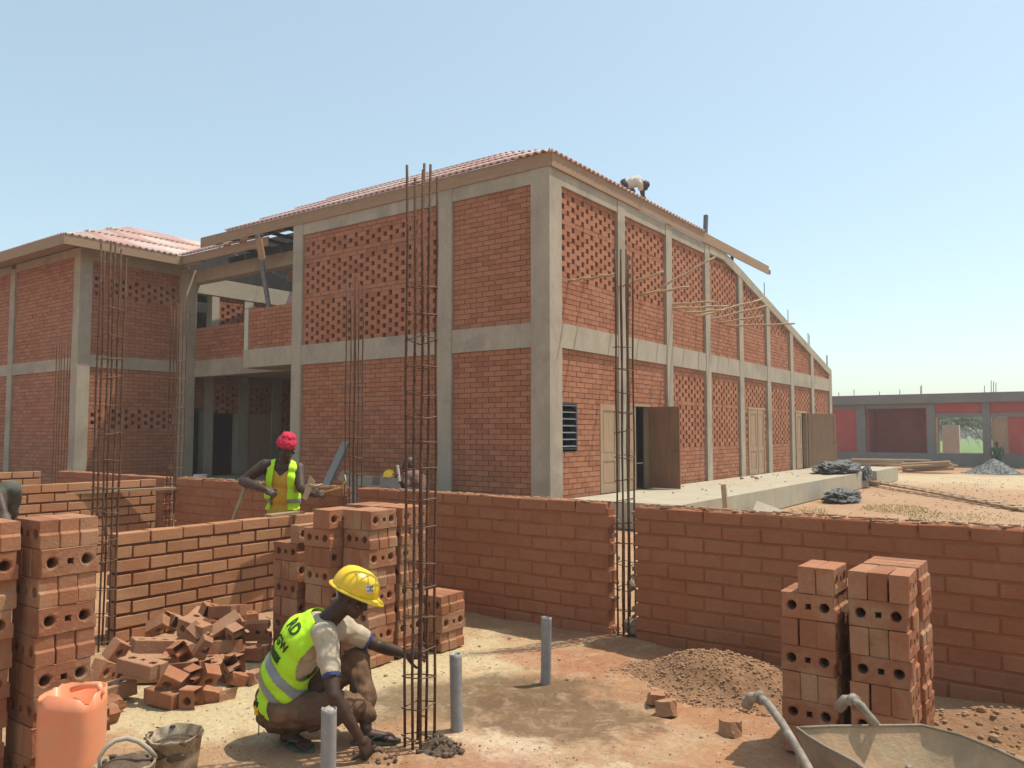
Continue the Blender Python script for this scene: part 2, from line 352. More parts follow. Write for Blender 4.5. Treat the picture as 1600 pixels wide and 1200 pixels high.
# left face (towards -Y)
column(-8.24, XR, YL, 12.42); column(-10.56, -10.17, YL, 12.3); column(-15.1, -14.76, YL, 12.3)
for a, b in ((-10.165, -8.245), (-14.755, -10.565)):
    beam('floor_beam', (a, YL + .012, ZB0), (b, 12.3, ZB1)); beam('roof_beam', (a, YL + .012, ZT), (b, 12.3, 6.64))
    beam('ground_beam', (a, YL + .02, .0), (b, 12.3, .38))
f = YL + .055
panel('Y', f, -10.16, -8.25, .38, ZB0); panel('Y', f, -14.75, -10.57, .38, ZB0)
panel('Y', f, -10.16, -8.25, ZB1, ZT)
panel('Y', f, -14.75, -10.57, ZB1, ZT, lattice=((3.7, 4.78), (4.98, 5.66), (5.83, 6.2)))
# gable face (towards +X)
cols = [14.62, 17.0, 19.36, 21.82, 24.22, 26.62, 29.05, 31.5]
def slope(y):
    if y < 20.6: return 6.45
    if y < 22: return 6.45 - (y - 20.6) * .20
    return 6.17 - (y - 22) * .232
def topz(y): return slope(y) - .04
for i, c in enumerate(cols):
    mb = MB(); z1 = 6.64 if c < 20 else slope(c) + .12
    mb.box((XR - .30, c, 0), (XR + .012, c + .32, min(z1, 6.64))); part('column', mb, M['concrete'], BL)
edges = [12.42] + cols
for i in range(len(cols)):
    a = edges[i] + (0 if i == 0 else .325); b = cols[i] - .005
    beam('floor_beam', (XR - .28, a, ZB0), (XR, b, ZB1))
    if b < 20: beam('roof_beam', (XR - .28, a, 6.37), (XR, b, 6.64))
    p = XR - .05
    lat_up = ((4.62, 5.62), (5.72, 6.3)) if i < 2 else (((4.9, 6.3),) if i < 5 else ((4.9, 6.3),))
    if i == 6 or i == 7: lat_up = ()
    op = []
    if i == 0: op = [(12.42, 13.0, 1.40, 2.28), (13.90, 14.62, 0, 2.30)]
    if i == 1: op = [(14.9, 16.1, 0, 2.30)]
    if i == 4: op = [(22.55, 23.95, 0, 2.42)]
    if i == 6: op = [(27.2, 28.5, 0, 2.42)]
    lat_lo = () if i < 2 else ((1.32, 2.38), (2.5, 3.12))
    panel('X', p, a, b, .45, ZB0, lattice=lat_lo, openings=op)
    panel('X', p, a, b, ZB1, ZT, lattice=lat_up, top=topz if b > 20 else None)
# raking concrete beam along the falling end of the gable
rk = MB(); ys = [19.69, 20.6, 21.3, 22.0, 24, 27, 29.5, 31.82]
for y0, y1 in zip(ys, ys[1:]):
    h = .26; x0, x1 = XR - .3, XR + .02
    rk.add([(x0,y0,slope(y0)-.02),(x1,y0,slope(y0)-.02),(x1,y1,slope(y1)-.02),(x0,y1,slope(y1)-.02),
            (x0,y0,slope(y0)+h-.02),(x1,y0,slope(y0)+h-.02),(x1,y1,slope(y1)+h-.02),(x0,y1,slope(y1)+h-.02)],
           [(3,2,1,0),(4,5,6,7),(0,1,5,4),(2,3,7,6),(1,2,6,5),(3,0,4,7)])
part('raking_beam', rk, M['concrete'], BL)
rs = MB()
for y0, y1 in zip(ys, ys[1:]):
    x0, x1 = -14.9, XR - .32
    rs.add([(x0,y0,slope(y0)),(x1,y0,slope(y0)),(x1,y1,slope(y1)),(x0,y1,slope(y1)),
            (x0,y0,slope(y0)+.15),(x1,y0,slope(y0)+.15),(x1,y1,slope(y1)+.15),(x0,y1,slope(y1)+.15)],
           [(3,2,1,0),(4,5,6,7),(0,1,5,4),(2,3,7,6),(1,2,6,5),(3,0,4,7)])
part('added_shade_slab', rs, M['concrete'], BL)  # unseen slab added to keep the space behind the open brickwork dark
sb = MB()
for (y, z) in ((24.4, 5.85), (29.15, 4.75), (29.3, 4.7), (31.6, 4.15), (31.75, 4.15), (26.8, 5.3)):
    sb.tube([(XR - .1, y, z - .1), (XR - .1, y + .01, z + .55)], .012, 5)
part('starter_bars', sb, M['rebar'], BL)
# inside: floor slab, far walls, upper ceiling
beam('upper_floor', (-14.74, 12.31, 3.36), (XR - .31, 31.8, 3.70))
beam('ground_floor', (-14.74, 12.31, .02), (XR - .31, 31.8, .47), 'concrete_slab')
beam('inner_wall', (-15.0, 12.8, .48), (-14.78, 15.9, 6.5), 'shade_dark')
beam('inner_wall', (-15.0, 15.9, .48), (-14.78, 31.8, 3.35), 'shade_dark')
beam('rear_wall', (-15.0, 31.82, 0), (XR - .02, 32.0, 4.1), 'brick_far')
# louvre window, with seven slats
wf = MB()
for a, b in (((XR-.10, 12.42, 1.40), (XR-.03, 12.46, 2.28)), ((XR-.10, 12.96, 1.40), (XR-.03, 13.0, 2.28)), ((XR-.10, 12.46, 2.25), (XR-.03, 12.96, 2.28)), ((XR-.10, 12.46, 1.40), (XR-.03, 12.96, 1.43))): wf.box(a, b)
wfo = part('louvre_window', wf, M['dark_steel'], BL)
for k in range(7):
    z = 1.47 + k * .128
    s = MB().cbox((XR - .055, 12.71, z), (.085, .50, .006), Matrix.Rotation(R(20), 3, 'Y')); part('slat', s, M['glass_dark'], wfo)
beam('inner_wall', (-9.2, 12.45, .5), (-9.1, 14.0, 3.3), 'shade_dark')
# doors
def door_leaf(parent, hinge, ang, w, z0, z1, m, handle=True, flip=1):
    """leaf swung about a vertical hinge; ang = heading of the leaf in degrees from +Y towards +X"""
    d = V(math.sin(R(ang)), math.cos(R(ang)), 0); nrm = V(d.y, -d.x, 0) * flip; up = V(0, 0, 1)
    rot = Matrix((d, nrm, up)).transposed(); h = Vector(hinge)
    def bx(u0, u1, v0, v1, t0, t1, mb):
        c = h + d * ((u0 + u1) / 2) + up * ((v0 + v1) / 2) + nrm * ((t0 + t1) / 2)
        mb.cbox(c, (u1 - u0, t1 - t0, v1 - v0), rot)
    H = z1 - z0; mb = MB(); st = .10 if w > .5 else .06
    bx(0, st, z0, z1, -.02, .02, mb); bx(w - st, w, z0, z1, -.02, .02, mb)
    for a, b in ((0, .16), (.36 * H, .36 * H + .13), (H - .12, H)): bx(st, w - st, z0 + a, z0 + b, -.0195, .0195, mb)
    o = part('door', mb, M[m], parent)
    for a, b in ((.16, .36 * H), (.36 * H + .13, H - .12)):
        q = MB(); bx(st, w - st, z0 + a, z0 + b, -.008, .008, q); bx(st + .04, w - st - .04, z0 + a + .05, z0 + b - .05, -.014, .014, q)
        part('door_panel', q, M[m], o)
    if handle:
        q = MB(); p = h + d * (w - .05) + up * (z0 + H * .46)
        q.tube([p - nrm * .05, p + nrm * .05], .008, 6); q.tube([p - nrm * .05, p - nrm * .05 - d * .1], .008, 6); q.tube([p + nrm * .05, p + nrm * .05 - d * .1], .008, 6)
        part('handle', q, M['dark_steel'], o)
    return o
def frame(y0, y1, z1, m='wood_pale'):
    mb = MB(); x0, x1 = XR - .16, XR - .02
    mb.box((x0, y0 - .05, .49), (x1, y0, z1)); mb.box((x0, y1, .49), (x1, y1 + .05, z1)); mb.box((x0, y0 - .05, z1), (x1, y1 + .05, z1 + .05))
    part('door_frame', mb, M[m], BL)
door_leaf(BL, (XR - .06, 13.91, 0), 0, .70, .50, 2.29, 'door_pale', False)
door_leaf(BL, (XR - .05, 14.96, 0), 0, .48, .50, 2.29, 'door_pale', False); frame(14.95, 16.08, 2.29, 'door_pale')
door_leaf(BL, (XR - .02, 16.06, 0), 88, .72, .50, 2.29, 'door_brown')
frame(22.6, 23.9, 2.40); door_leaf(BL, (XR - .06, 22.62, 0), 3, .62, .50, 2.39, 'door_pale', False); door_leaf(BL, (XR - .06, 23.88, 0), 176, .62, .50, 2.39, 'door_pale', False)
frame(27.25, 28.45, 2.40); door_leaf(BL, (XR - .06, 27.27, 0), 4, .52, .50, 2.39, 'door_pale', False)
door_leaf(BL, (XR + .02, 28.44, 0), 40, 1.12, .50, 2.39, 'door_tan')
# recess between the main block and the wing
XW = -20.8; YW = 9.8; YR = 12.9
beam('floor_beam', (XW + .02, YR, ZB0), (-15.12, YR + .35, ZB1)); beam('roof_beam', (XW + .02, YR, 6.02), (-15.12, YR + .3, 6.38))
beam('balcony_slab', (-16.96, YL + .005, 3.33), (-15.115, YR - .01, 3.78))
column(XW - .05, XW + .30, YR - .3, YR + .02, 0, 6.38)
panel('Y', YR + .03, XW + .3, -16.9, ZB1, 4.70); panel('Y', YL + .05, -16.80, -15.11, ZB1 + .02, 4.80)
panel('X', -16.82, YL + .2, YR, ZB1 + .02, 4.75)
beam('parapet_post', (-16.98, YL + .03, 3.785), (-16.83, YL + .2, 4.80), 'plaster')
beam('upper_floor', (XW - 3.0, YR + .36, 3.40), (-15.12, 16.9, 3.70)); beam('ground_floor', (XW, YR - .3, .02), (-15.12, 17.0, .45), 'concrete_slab')
beam('roof_beam', (-18.6, 14.58, 6.11), (-15.12, 14.92, 6.4))
beam('rear_wall', (-31, 17.6, 0), (-15.1, 17.7, 8.7), 'shade_dark')  # raised and lengthened to block the sky and keep the recess dark
panel('Y', 16.6, XW + .02, -15.1, .45, 3.39, lattice=((1.2, 3.2),)); panel('Y', 16.6, XW + .02, -15.1, 3.7, 6.3, lattice=((4.2, 5.9),))
# side wall of the recess: columns, screens of open brickwork, doorways
YE = 16.58
for y0, y1 in ((12.93, 13.06), (13.45, 13.74), (14.60, 14.95), (15.82, 16.16)): beam('column', (XW - .3, y0, .46), (XW, y1, 3.39))
for y0, y1 in ((12.93, 13.12), (13.62, 13.86), (14.74, 15.06)): beam('column', (XW - .3, y0, 3.71), (XW, y1, 5.78), 'plaster')
beam('roof_beam', (XW - .3, 12.93, 5.79), (XW + .01, YE, 6.30), 'plaster'); beam('floor_beam', (XW - .3, 12.93, 3.40), (XW + .012, YE, 3.70))
for y0, y1, z0, z1, la in ((13.07, 13.44, 2.42, 3.39, ()), (13.75, 14.59, 2.30, 3.39, ((2.3, 3.1),)), (14.96, 15.81, 2.30, 3.39, ((2.3, 3.1),)), (16.17, YE, .46, 3.39, ((1.0, 3.1),)),
                           (13.87, 14.73, 4.75, 5.78, ((4.8, 5.6),)), (15.07, YE, 3.72, 5.78, ())): panel('X', XW - .03, y0, y1, z0, z1, lattice=la)
beam('door', (XW - .09, 14.96, .48), (XW - .05, 15.81, 2.29), 'door_pale')
rf = MB()
for x in (-17.9, -17.2, -16.5, -15.8):
    rf.cbox((x, 14.3, 7.05), (.05, 4.6, .14), Matrix.Rotation(R(22), 3, 'X'))
for y in (12.6, 13.8, 15.0): rf.box((-18.2, y, 6.72 + (y - 12.2) * .42), (-14.9, y + .05, 6.80 + (y - 12.2) * .42))
part('roof_timbers', rf, M['dark_steel'], BL)
st = MB().cbox((0,0,0), (.09, .05, 1.0)); 
def strut(name, p0, p1, w, t, m, parent=BL):
    p0, p1 = Vector(p0), Vector(p1); d = p1 - p0; q = d.to_track_quat('Z', 'Y').to_matrix()
    mb = MB().cbox((p0 + p1) / 2, (w, t, d.length), q); return part(name, mb, M[m], parent)
strut('roof_prop', D(420, 480, 18.9), D(402, 366, 18.6), .10, .06, 'steel_blue')
strut('prop_plate', D(410, 405, 18.5), D(404, 372, 18.4), .17, .05, 'wood')
# leaning roofing sheet on the balcony parapet
# left wing
column(XW - .32, XW, YW, YW + .32, 0, 6.5)
XC2 = -24.9
for x in (XC2, -28.6): column(x, x + .3, YW, YW + .3, 0, 6.4)
for a, b in ((XC2 + .305, XW - .325), (-28.295, XC2 - .005)):
    beam('floor_beam', (a, YW + .012, 3.34), (b, YW + .3, 3.66)); beam('roof_beam', (a, YW + .012, 6.30), (b, YW + .3, 6.52))
    panel('Y', YW + .05, a, b, .35, 3.34); panel('Y', YW + .05, a, b, 3.66, 6.30)
beam('floor_beam', (XW - .28, YW + .325, 3.42), (XW - .012, YR - .305, 3.74)); beam('roof_beam', (XW - .28, YW + .325, 6.2), (XW - .012, YR - .305, 6.5))
beam('column', (XW - .30, YR - .30, 0), (XW - .055, YR - .0, 6.5))
panel('X', XW - .05, YW + .325, YR - .31, .35, 3.42, lattice=((1.79, 2.29),)); panel('X', XW - .05, YW + .325, YR - .31, 3.74, 6.2, lattice=((5.3, 5.81),))
beam('ceiling', (-24.6, YW + .33, 6.22), (XW - .29, 16, 6.27), 'shade_dark'); beam('upper_floor', (-30, YW + .32, 3.42), (XW - .31, 16, 3.64)); beam('inner_wall', (-24.9, YW + .35, .3), (-24.7, 16, 6.3), 'shade_dark')  # ceiling added, unseen, so the wing's lattice holes stay dark
beam('rear_wall', (-30, 16.05, 0), (XW - .02, 16.25, 6.3), 'brick_far'); beam('rear_wall', (-30.2, YW + .1, 0), (-30.0, 16.25, 6.3), 'brick_far')

# bricks: the 300 that show largest as parts, the rest as one part
def seen(c, d):
    v = Vector(c) - EYE; w = v.dot(FWD)
    if w < .1: return 0
    x, y = v.dot(RGT) / w, v.dot(UPV) / w
    if abs(x) > .66 or abs(y) > .5: return 0
    lv = max(d[0] * abs(v.normalized().y), d[1] * abs(v.normalized().x)); return lv * d[2] / w / w
order = sorted(range(len(BR)), key=lambda i: -seen(*BR[i]) if BR[i][0][2] > 1.25 else 0)
top300 = order[:300]; rest = order[300:]
for i in top300:
    c, d = BR[i]; o = bpy.data.objects.new('brick', UNIT); COL.objects.link(o); o.parent = BL
    o.location = Vector(c) - BL.location; o.scale = d
UNIT.materials.append(M['brick_far'])
bs = MB()
for i in rest:
    c, d = BR[i]; bs.cbox(c, d)
o = part('brickwork', bs, M['brick_far'], BL); o['kind'] = 'stuff'
o = part('mortar', mort, M['mortar_far'], BL); o['kind'] = 'stuff'

# ---- corrugated roofs
def sheets(p0, along, upslope, length, t_lim, w=.98, rowlen=1.25, maxrows=4, parent=BL):
    """sheets laid from eave point p0 along `along`; upslope = 3D vector per metre up the slope; t_lim(a) = (lo, hi) slope range"""
    p0 = Vector(p0); al = Vector(along).normalized(); us = Vector(upslope); ul = us.length; us = us.normalized()
    nrm = al.cross(us); nrm = nrm if nrm.z > 0 else -nrm
    ncol = int(length / w) + 1
    for j in range(maxrows):
        for i in range(ncol):
            a0, a1 = i * w, min((i + 1) * w + .04, length)
            if a1 - a0 < .1: continue
            n = max(4, int((a1 - a0) / .1725 * 8)); vs = []; ok = False
            jit = rnd.uniform(-.015, .015)
            for k in range(n + 1):
                a = a0 + (a1 - a0) * k / n; lo, hi = t_lim(a)
                t0 = min(max(j * rowlen - .06 + jit, lo), hi); t1 = min(max((j + 1) * rowlen + .06, lo), hi)
                if t1 - t0 > .05: ok = True
                h = .027 * math.cos(2 * math.pi * a / .1725)
                for t, dz in ((t0, .034), (t1, .0)):
                    p = p0 + al * a + us * t + nrm * (h + dz + .010); vs += [p, p - nrm * .008]
            if not ok: continue
            fs = []
            for k in range(n):
                o = k * 4
                fs += [(o, o+4, o+6, o+2), (o+1, o+3, o+7, o+5), (o, o+1, o+5, o+4), (o+2, o+6, o+7, o+3)]
            part('roof_sheet', MB().add(vs, fs), M['roof'], parent, smooth=True)
SL = .49
ridge = 4.2
# main: slope facing -Y, from the corner towards -X
ex, ey, ez = XR + .07, YL - .06, 6.875
k3 = math.hypot(1, SL)
sheets((ex, ey, ez), (-1, 0, 0), (0, 1, SL), 10.0, lambda a: (0, min(a, ridge) * k3))
sheets((ex, ey, ez), (0, 1, 0), (-1, 0, SL), 7.35, lambda a: (0, min(a, ridge) * k3), maxrows=4)
beam('fascia_board', (-18.9, YL - .02, 6.64), (XR + .03, YL + .012, 6.90), 'wood')
fb = MB().box((XR + .012, YL + .014, 6.64), (XR + .045, 24.45, 6.90)); part('fascia_board', fb, M['wood'], BL)
part('steel_rafter', MB().box((XR - .06, 12.1, 6.70), (XR + .0, 24.75, 6.82)), M['dark_steel'], BL)
part('steel_post', MB().box((XR - .06, 21.4, 6.2), (XR + .005, 21.48, 6.7)), M['dark_steel'], BL)
strut('steel_post', X0 := (-8.3, 20.55, 6.6), (-8.3, 20.7, 7.75), .10, .10, 'steel_blue')
ub = MB()   # underside framing near the raised end
for k in range(5): ub.box((-18.6 + k * .7, 12.05, 6.72), (-18.55 + k * .7, 13.9, 6.80))
part('roof_timbers', ub, M['dark_steel'], BL)
# wing roof (hipped)
wx, wy, wz = XW + .75, YW - .75, 6.56; SW = .42; kw = math.hypot(1, SW); rw = 3.4
sheets((wx, wy, wz), (0, 1, 0), (-1, 0, SW), 10.0, lambda a: (max(0, (a - 2.95) * kw), min(a, rw) * kw) if a < 2.95 + rw else (0, 0))
sheets((wx, wy, wz), (-1, 0, 0), (0, 1, SW), 9.5, lambda a: (0, min(a, rw) * kw))
beam('fascia_board', (wx - .04, wy + .02, 6.34), (wx, YR - .72, 6.60), 'wood')
part('fascia_board', MB().box((-30.5, wy - .012, 6.34), (wx, wy + .018, 6.60)), M['wood'], BL)
beam('fascia_board', (wx - .0, YR - .72, 6.37), (-16.3, YR - .68, 6.60), 'wood')
sheets((wx - .05, YR - .76, 6.585), (1, 0, 0), (0, 1, .44), 4.95, lambda a: (0 if a < 3.2 else .7, 4.6), maxrows=4)
beam('soffit', (-30.4, wy + .02, 6.56), (XW - .3, YW + .3, 6.585), 'wood'); beam('soffit', (XW - .29, wy + .02, 6.56), (wx - .05, YR, 6.585), 'wood')
# sheet leaning in the upper recess
lean = MB(); n = 40; vs = []
for k in range(n + 1):
    x = -16.5 + 1.3 * k / n; h = .02 * math.cos(x * 36)
    vs += [(x, 12.75 + h, 4.55), (x, 13.05 + h, 5.35)]
lean.add(vs, [(2*k, 2*k+2, 2*k+3, 2*k+1) for k in range(n)])
tag(solo('roof_sheet', lean, M['roof'], (-15.9, 12.9, 4.6)), 'pink corrugated roofing sheet leaning inside the upper balcony recess', 'roofing sheet')

# timber putlogs pushed through the gable lattice
poles = [((917,436),(961,428),.8),((967,448),(1037,425),1.2),((1036,447),(1118,401),1.3),((1006,459),(1078,448),1.2),((1050,476),(1118,471),1.2),((1054,482),(1139,478),1.35),
         ((1073,489),(1132,484),1.0),((1092,494),(1192,467),1.5),((1111,499),(1197,478),1.5),((1128,504),(1193,494),1.3),((1143,509),(1242,506),2.0),((892,439),(922,433),.5)]
pl_lab = ['short pole level with the first bay of the gable', 'pole crossing the tallest rebar column by the gable', 'long pole slanting up steeply across the third bay', 'knotty pole just under the steep slanting one',
          'topmost level pole of the bunch in the third bay', 'second pole down in the bunch, reaching the fourth column', 'short pole low in the bunch of the third bay', 'pole tilted up towards the fifth bay, highest tip of the right bunch',
          'pole below the tilted one in the right bunch', 'second lowest pole of the right bunch', 'lowest and farthest reaching pole, its tip against the sky', 'stub of pole nearest the building corner']
def plane_x(px, py, x):
    v = FWD + RGT * ((px - 800) / 1234) + UPV * ((600 - py) / 1234); return EYE + v * (x / v.x)
for (p0, p1, L), lb in zip(poles, pl_lab):
    a = plane_x(*p0, XR); b = plane_x(*p1, XR + L * .8)
    q = a + (a - b) * .12; pts = [q + (b - q) * (k / 6) + V(0, 0, .012 * math.sin(k * 2.1 + a.y)) for k in range(7)]
    tag(solo('timber_pole', MB().tube(pts, [.028, .03, .027, .026, .029, .025, .024], 7), M['wood_pale'], a, True), lb, 'timber pole', 'wooden poles sticking out of the gable brickwork')

# ------------------------------------------------------------------ foreground brick walls
def rough_brick(seed, lx, ly, lz, bev=.005, jit=.0022):
    bm = bmesh.new(); bmesh.ops.create_cube(bm, size=1)
    for v in bm.verts: v.co = V(v.co.x * lx, v.co.y * ly, v.co.z * lz)
    bmesh.ops.bevel(bm, geom=list(bm.edges), offset=bev, segments=1, affect='EDGES')
    r_ = random.Random(seed)
    for v in bm.verts: v.co += V(r_.uniform(-jit, jit), r_.uniform(-jit, jit), r_.uniform(-jit, jit))
    me = bpy.data.meshes.new('brick'); bm.to_mesh(me); bm.free(); return me
VARI = {}
def variants(key, m, lx, ly, lz, **k):
    VARI[key] = []
    for s in range(7):
        me = rough_brick(s + hash(key) % 5, lx, ly, lz, **k); me.materials.append(m); VARI[key].append(me)
variants('near', M['brick_near'], .285, .14, .092); variants('nearh', M['brick_near'], .145, .14, .092)
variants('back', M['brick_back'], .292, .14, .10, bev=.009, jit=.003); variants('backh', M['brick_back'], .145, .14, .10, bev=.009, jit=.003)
def near_wall(label, face, fix, a0, a1, courses, kind, pitch=.109, z0=0.0, zs=1.0, end_drop=0, recess=.016, cat='wall', skip_top=None):
    """one freestanding brick wall; bricks are its parts"""
    loc = (a0, fix, 0) if face == 'Y' else (fix, a0, 0)
    root = thing('brick_wall', label, cat, loc); rr = random.Random(int(a0 * 31) + int(fix * 17))
    L, per = .285, .30
    mb = MB(); mm = M['mortar_near'] if kind == 'near' else M['mortar_back']
    top = [courses] * 1
    H = courses * pitch
    th = .14
    e = .03
    cut = (a0 + e, a1 - e, z0, z0 + H - .06)
    if face == 'Y': mb.box((cut[0], fix + recess, z0 - .05), (cut[1], fix + th - recess, z0 + H - pitch * .55))
    else: mb.box((fix - th + recess, cut[0], z0 - .05), (fix - recess, cut[1], z0 + H - pitch * .55))
    part('mortar', mb, mm, root)
    for i in range(courses):
        zc = z0 + (i + .5) * pitch; off = 0 if i % 2 else -.15; a = a0 + off
        while a < a1 - .04:
            b = a + per; c0, c1 = max(a, a0), min(b, a1)
            if c1 - c0 > .06:
                full = c1 - c0 > .2; me = rr.choice(VARI[kind if full else kind + 'h'])
                o = bpy.data.objects.new('brick', me); COL.objects.link(o); o.parent = root
                ln = (c1 - c0 - (per - L)) / (.285 if full else .145); ac = (c0 + c1) / 2; d = fix + rr.uniform(-.004, .004)
                if kind == 'back': ln = (c1 - c0 - .008) / (.292 if full else .145)
                zz = zc + rr.uniform(-.003, .003); yaw = rr.uniform(-.8, .8)
                if face == 'Y': wp = V(ac, d + th / 2, zz); o.rotation_euler = (R(rr.uniform(-1, 1)), R(rr.uniform(-.6, .6)), R(yaw))
                else: wp = V(d - th / 2, ac, zz); o.rotation_euler = (R(rr.uniform(-1, 1)), R(rr.uniform(-.6, .6)), R(90 + yaw))
                o.location = wp - root.location; o.scale = (ln, 1, 1)
            a += per
    return root
YB = 5.885
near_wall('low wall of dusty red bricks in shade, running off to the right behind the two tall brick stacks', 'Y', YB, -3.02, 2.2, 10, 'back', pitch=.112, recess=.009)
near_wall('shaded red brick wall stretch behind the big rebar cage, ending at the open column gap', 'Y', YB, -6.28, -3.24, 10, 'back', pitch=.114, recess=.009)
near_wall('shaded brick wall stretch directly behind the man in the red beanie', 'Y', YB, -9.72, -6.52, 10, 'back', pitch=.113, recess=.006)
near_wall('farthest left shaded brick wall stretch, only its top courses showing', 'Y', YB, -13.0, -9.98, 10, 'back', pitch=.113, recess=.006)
near_wall('sunlit low brick wall right behind the heap of broken bricks', 'X', -6.43, 3.38, 5.80, 8, 'near', pitch=.113)
near_wall('sunlit brick wall with a plank on it, behind the left rebar cage', 'X', -9.88, 1.6, 5.72, 10, 'near', pitch=.112)
near_wall('sunlit brick wall end at the left edge, beyond the wall with the plank', 'X', -13.15, 2.6, 5.72, 10, 'near', pitch=.113)
tag(solo('plank', MB().cbox(D(225, 765, 10.1), (.10, 1.75, .03), Matrix.Rotation(R(-12), 3, 'Z')), M['wood'], D(225, 765, 10.1)), 'thin grey plank lying against the left sunlit brick wall', 'plank')
# mortar crumbs and dust ridge along the top of the boundary wall
mr = MB(); r_ = random.Random(3)
for (a0, a1) in ((-3.0, 1.5), (-6.2, -3.3), (-9.7, -6.6)):
    a = a0
    while a < a1:
        w = r_.uniform(.02, .07); h = r_.uniform(.004, .014); y = YB + r_.uniform(.02, .12)
        mr.cbox((a, y, 1.128 + (h / 2 if a < -3.1 else -.006 + h / 2)), (w, w * .8, h), Matrix.Rotation(r_.uniform(0, 3), 3, 'Z')); a += r_.uniform(.015, .05)
tag(solo('mortar_crumbs', mr, M['clod'], (-3, YB, 1.1)), 'dry mortar crumbs strewn on top of the shaded boundary wall', 'rubble', kind='stuff')

# ------------------------------------------------------------------ rebar cages
def cage(label, x, y, z0, tops, wx_, wy_, spacing, zlast, r=.008, seed=1, z1s=None):
    root = thing('rebar_cage', label, 'rebar cage', (x, y, z0), 'rebar cages waiting for concrete columns'); rr = random.Random(seed)
    nb = len(tops); nx = nb // 2; k = 0
    for j in (0, 1):
        for i in range(nx):
            bx_ = x + wx_ * (i / (nx - 1) - .5); by = y + wy_ * (j - .5); h = tops[k]; k += 1
            pts = []; ld = V(rr.uniform(-.01, .01), rr.uniform(-.01, .01), 0)
            for q in range(9): t = q / 8; pts.append(V(bx_, by, z0 + (h - z0) * t) + ld * t + V(.003 * math.sin(q * 2 + k), .003 * math.cos(q * 1.7 + k), 0))
            part('bar', MB().tube(pts, r, 7), M['rebar'], root, True)
    z = z0 + .06
    while z < zlast:
        a, b = wx_ / 2 + r, wy_ / 2 + r; tl = rr.uniform(-.02, .02); tk = rr.uniform(-.02, .02); c = r * 1.5
        pts = [(x - a - c * 1.5, y - b + c, z), (x - a + c, y - b, z), (x + a - c, y - b, z + tl), (x + a, y - b + c, z + tl), (x + a, y + b - c, z + tl + tk), (x + a - c, y + b, z + tl + tk), (x - a + c, y + b, z + tk), (x - a, y + b - c, z + tk), (x - a, y - b + c, z + .008), (x - a + c * 2, y - b - .004, z + .012)]
        part('stirrup', MB().tube(pts, r * .48, 5), M['wire'], root, True)
        z += spacing * rr.uniform(.85, 1.15)
    return root
cage('tall rusty rebar cage the crouching man is holding', -3.02, 3.31, 0, [3.25, 3.16, 3.2, 3.29, 3.27, 3.18], .12, .11, .158, 2.55, seed=4)
cage('rebar cage standing in the gap of the shaded boundary wall', -3.13, 5.955, 0, [3.28, 3.2, 3.24, 3.3, 3.25, 3.22], .10, .12, .19, 2.55, seed=5)
cage('rebar cage at the near end of the sunlit wall, by the left brick stack', -6.42, 3.28, 0, [3.28, 3.2, 3.27, 3.31, 3.24, 3.16], .18, .12, .20, 2.75, seed=6)
cage('rebar cage right of the man in the red beanie', -6.42, 5.96, 0, [3.42, 3.34, 3.38, 3.45, 3.36, 3.34], .14, .12, .20, 2.4, seed=7)
cage('rebar cage at the corner where the plank wall meets the shaded wall', -9.86, 5.96, 0, [3.5, 3.38, 3.45, 3.42, 3.5, 3.4], .18, .13, .2, 2.75, seed=8)
cage('faint far rebar cage in front of the left wing', -13.1, 5.96, 0, [3.3, 3.2, 3.3, 3.25, 3.35, 3.2], .18, .13, .2, 2.4, r=.007, seed=9)
# rough concrete lumps left in the column gaps
def lump(mb, c, s, seed=0, sub=2):
    bm = bmesh.new(); bmesh.ops.create_icosphere(bm, subdivisions=sub, radius=1)
    vs = []
    for v in bm.verts:
        d = 1 + .35 * noise.noise(v.co * 1.3 + V(seed, seed * 2, 0)) + .12 * noise.noise(v.co * 4 + V(seed, 0, 3)); vs.append(Vector(c) + V(v.co.x * s[0] * d, v.co.y * s[1] * d, v.co.z * s[2] * d))
    fs = [tuple(v.index for v in f.verts) for f in bm.faces]; mb.add(vs, fs); bm.free()
lm = MB()
for i in range(16):
    z = .08 + i * .065; s_ = rnd.choice((-1, 1)); lump(lm, (-3.13 + s_ * .085, 5.95 + rnd.uniform(-.03, .03), z), (rnd.uniform(.015, .03), .03, rnd.uniform(.012, .028)), i, 1)
lump(lm, (-3.08, 5.97, .12), (.09, .06, .08), 3); lump(lm, (-3.10, 5.98, .45), (.04, .04, .05), 5)
tag(solo('mortar_lumps', lm, M['bucket'], (-3.1, 5.95, 0)), 'mortar squeezed out inside the open column gap of the shaded wall', 'mortar', kind='stuff')
lm = MB()
for i in range(16):
    z = .1 + i * .06; s_ = rnd.choice((-1, 1)); lump(lm, (-6.4 + s_ * .08, 5.95 + rnd.uniform(-.04, .04), z), (.03, .03, .025), i + 40, 1)
tag(solo('mortar_lumps', lm, M['bucket'], (-6.4, 5.95, 0)), 'pale mortar crusts inside the rebar cage right of the red beanie man', 'mortar', kind='stuff')

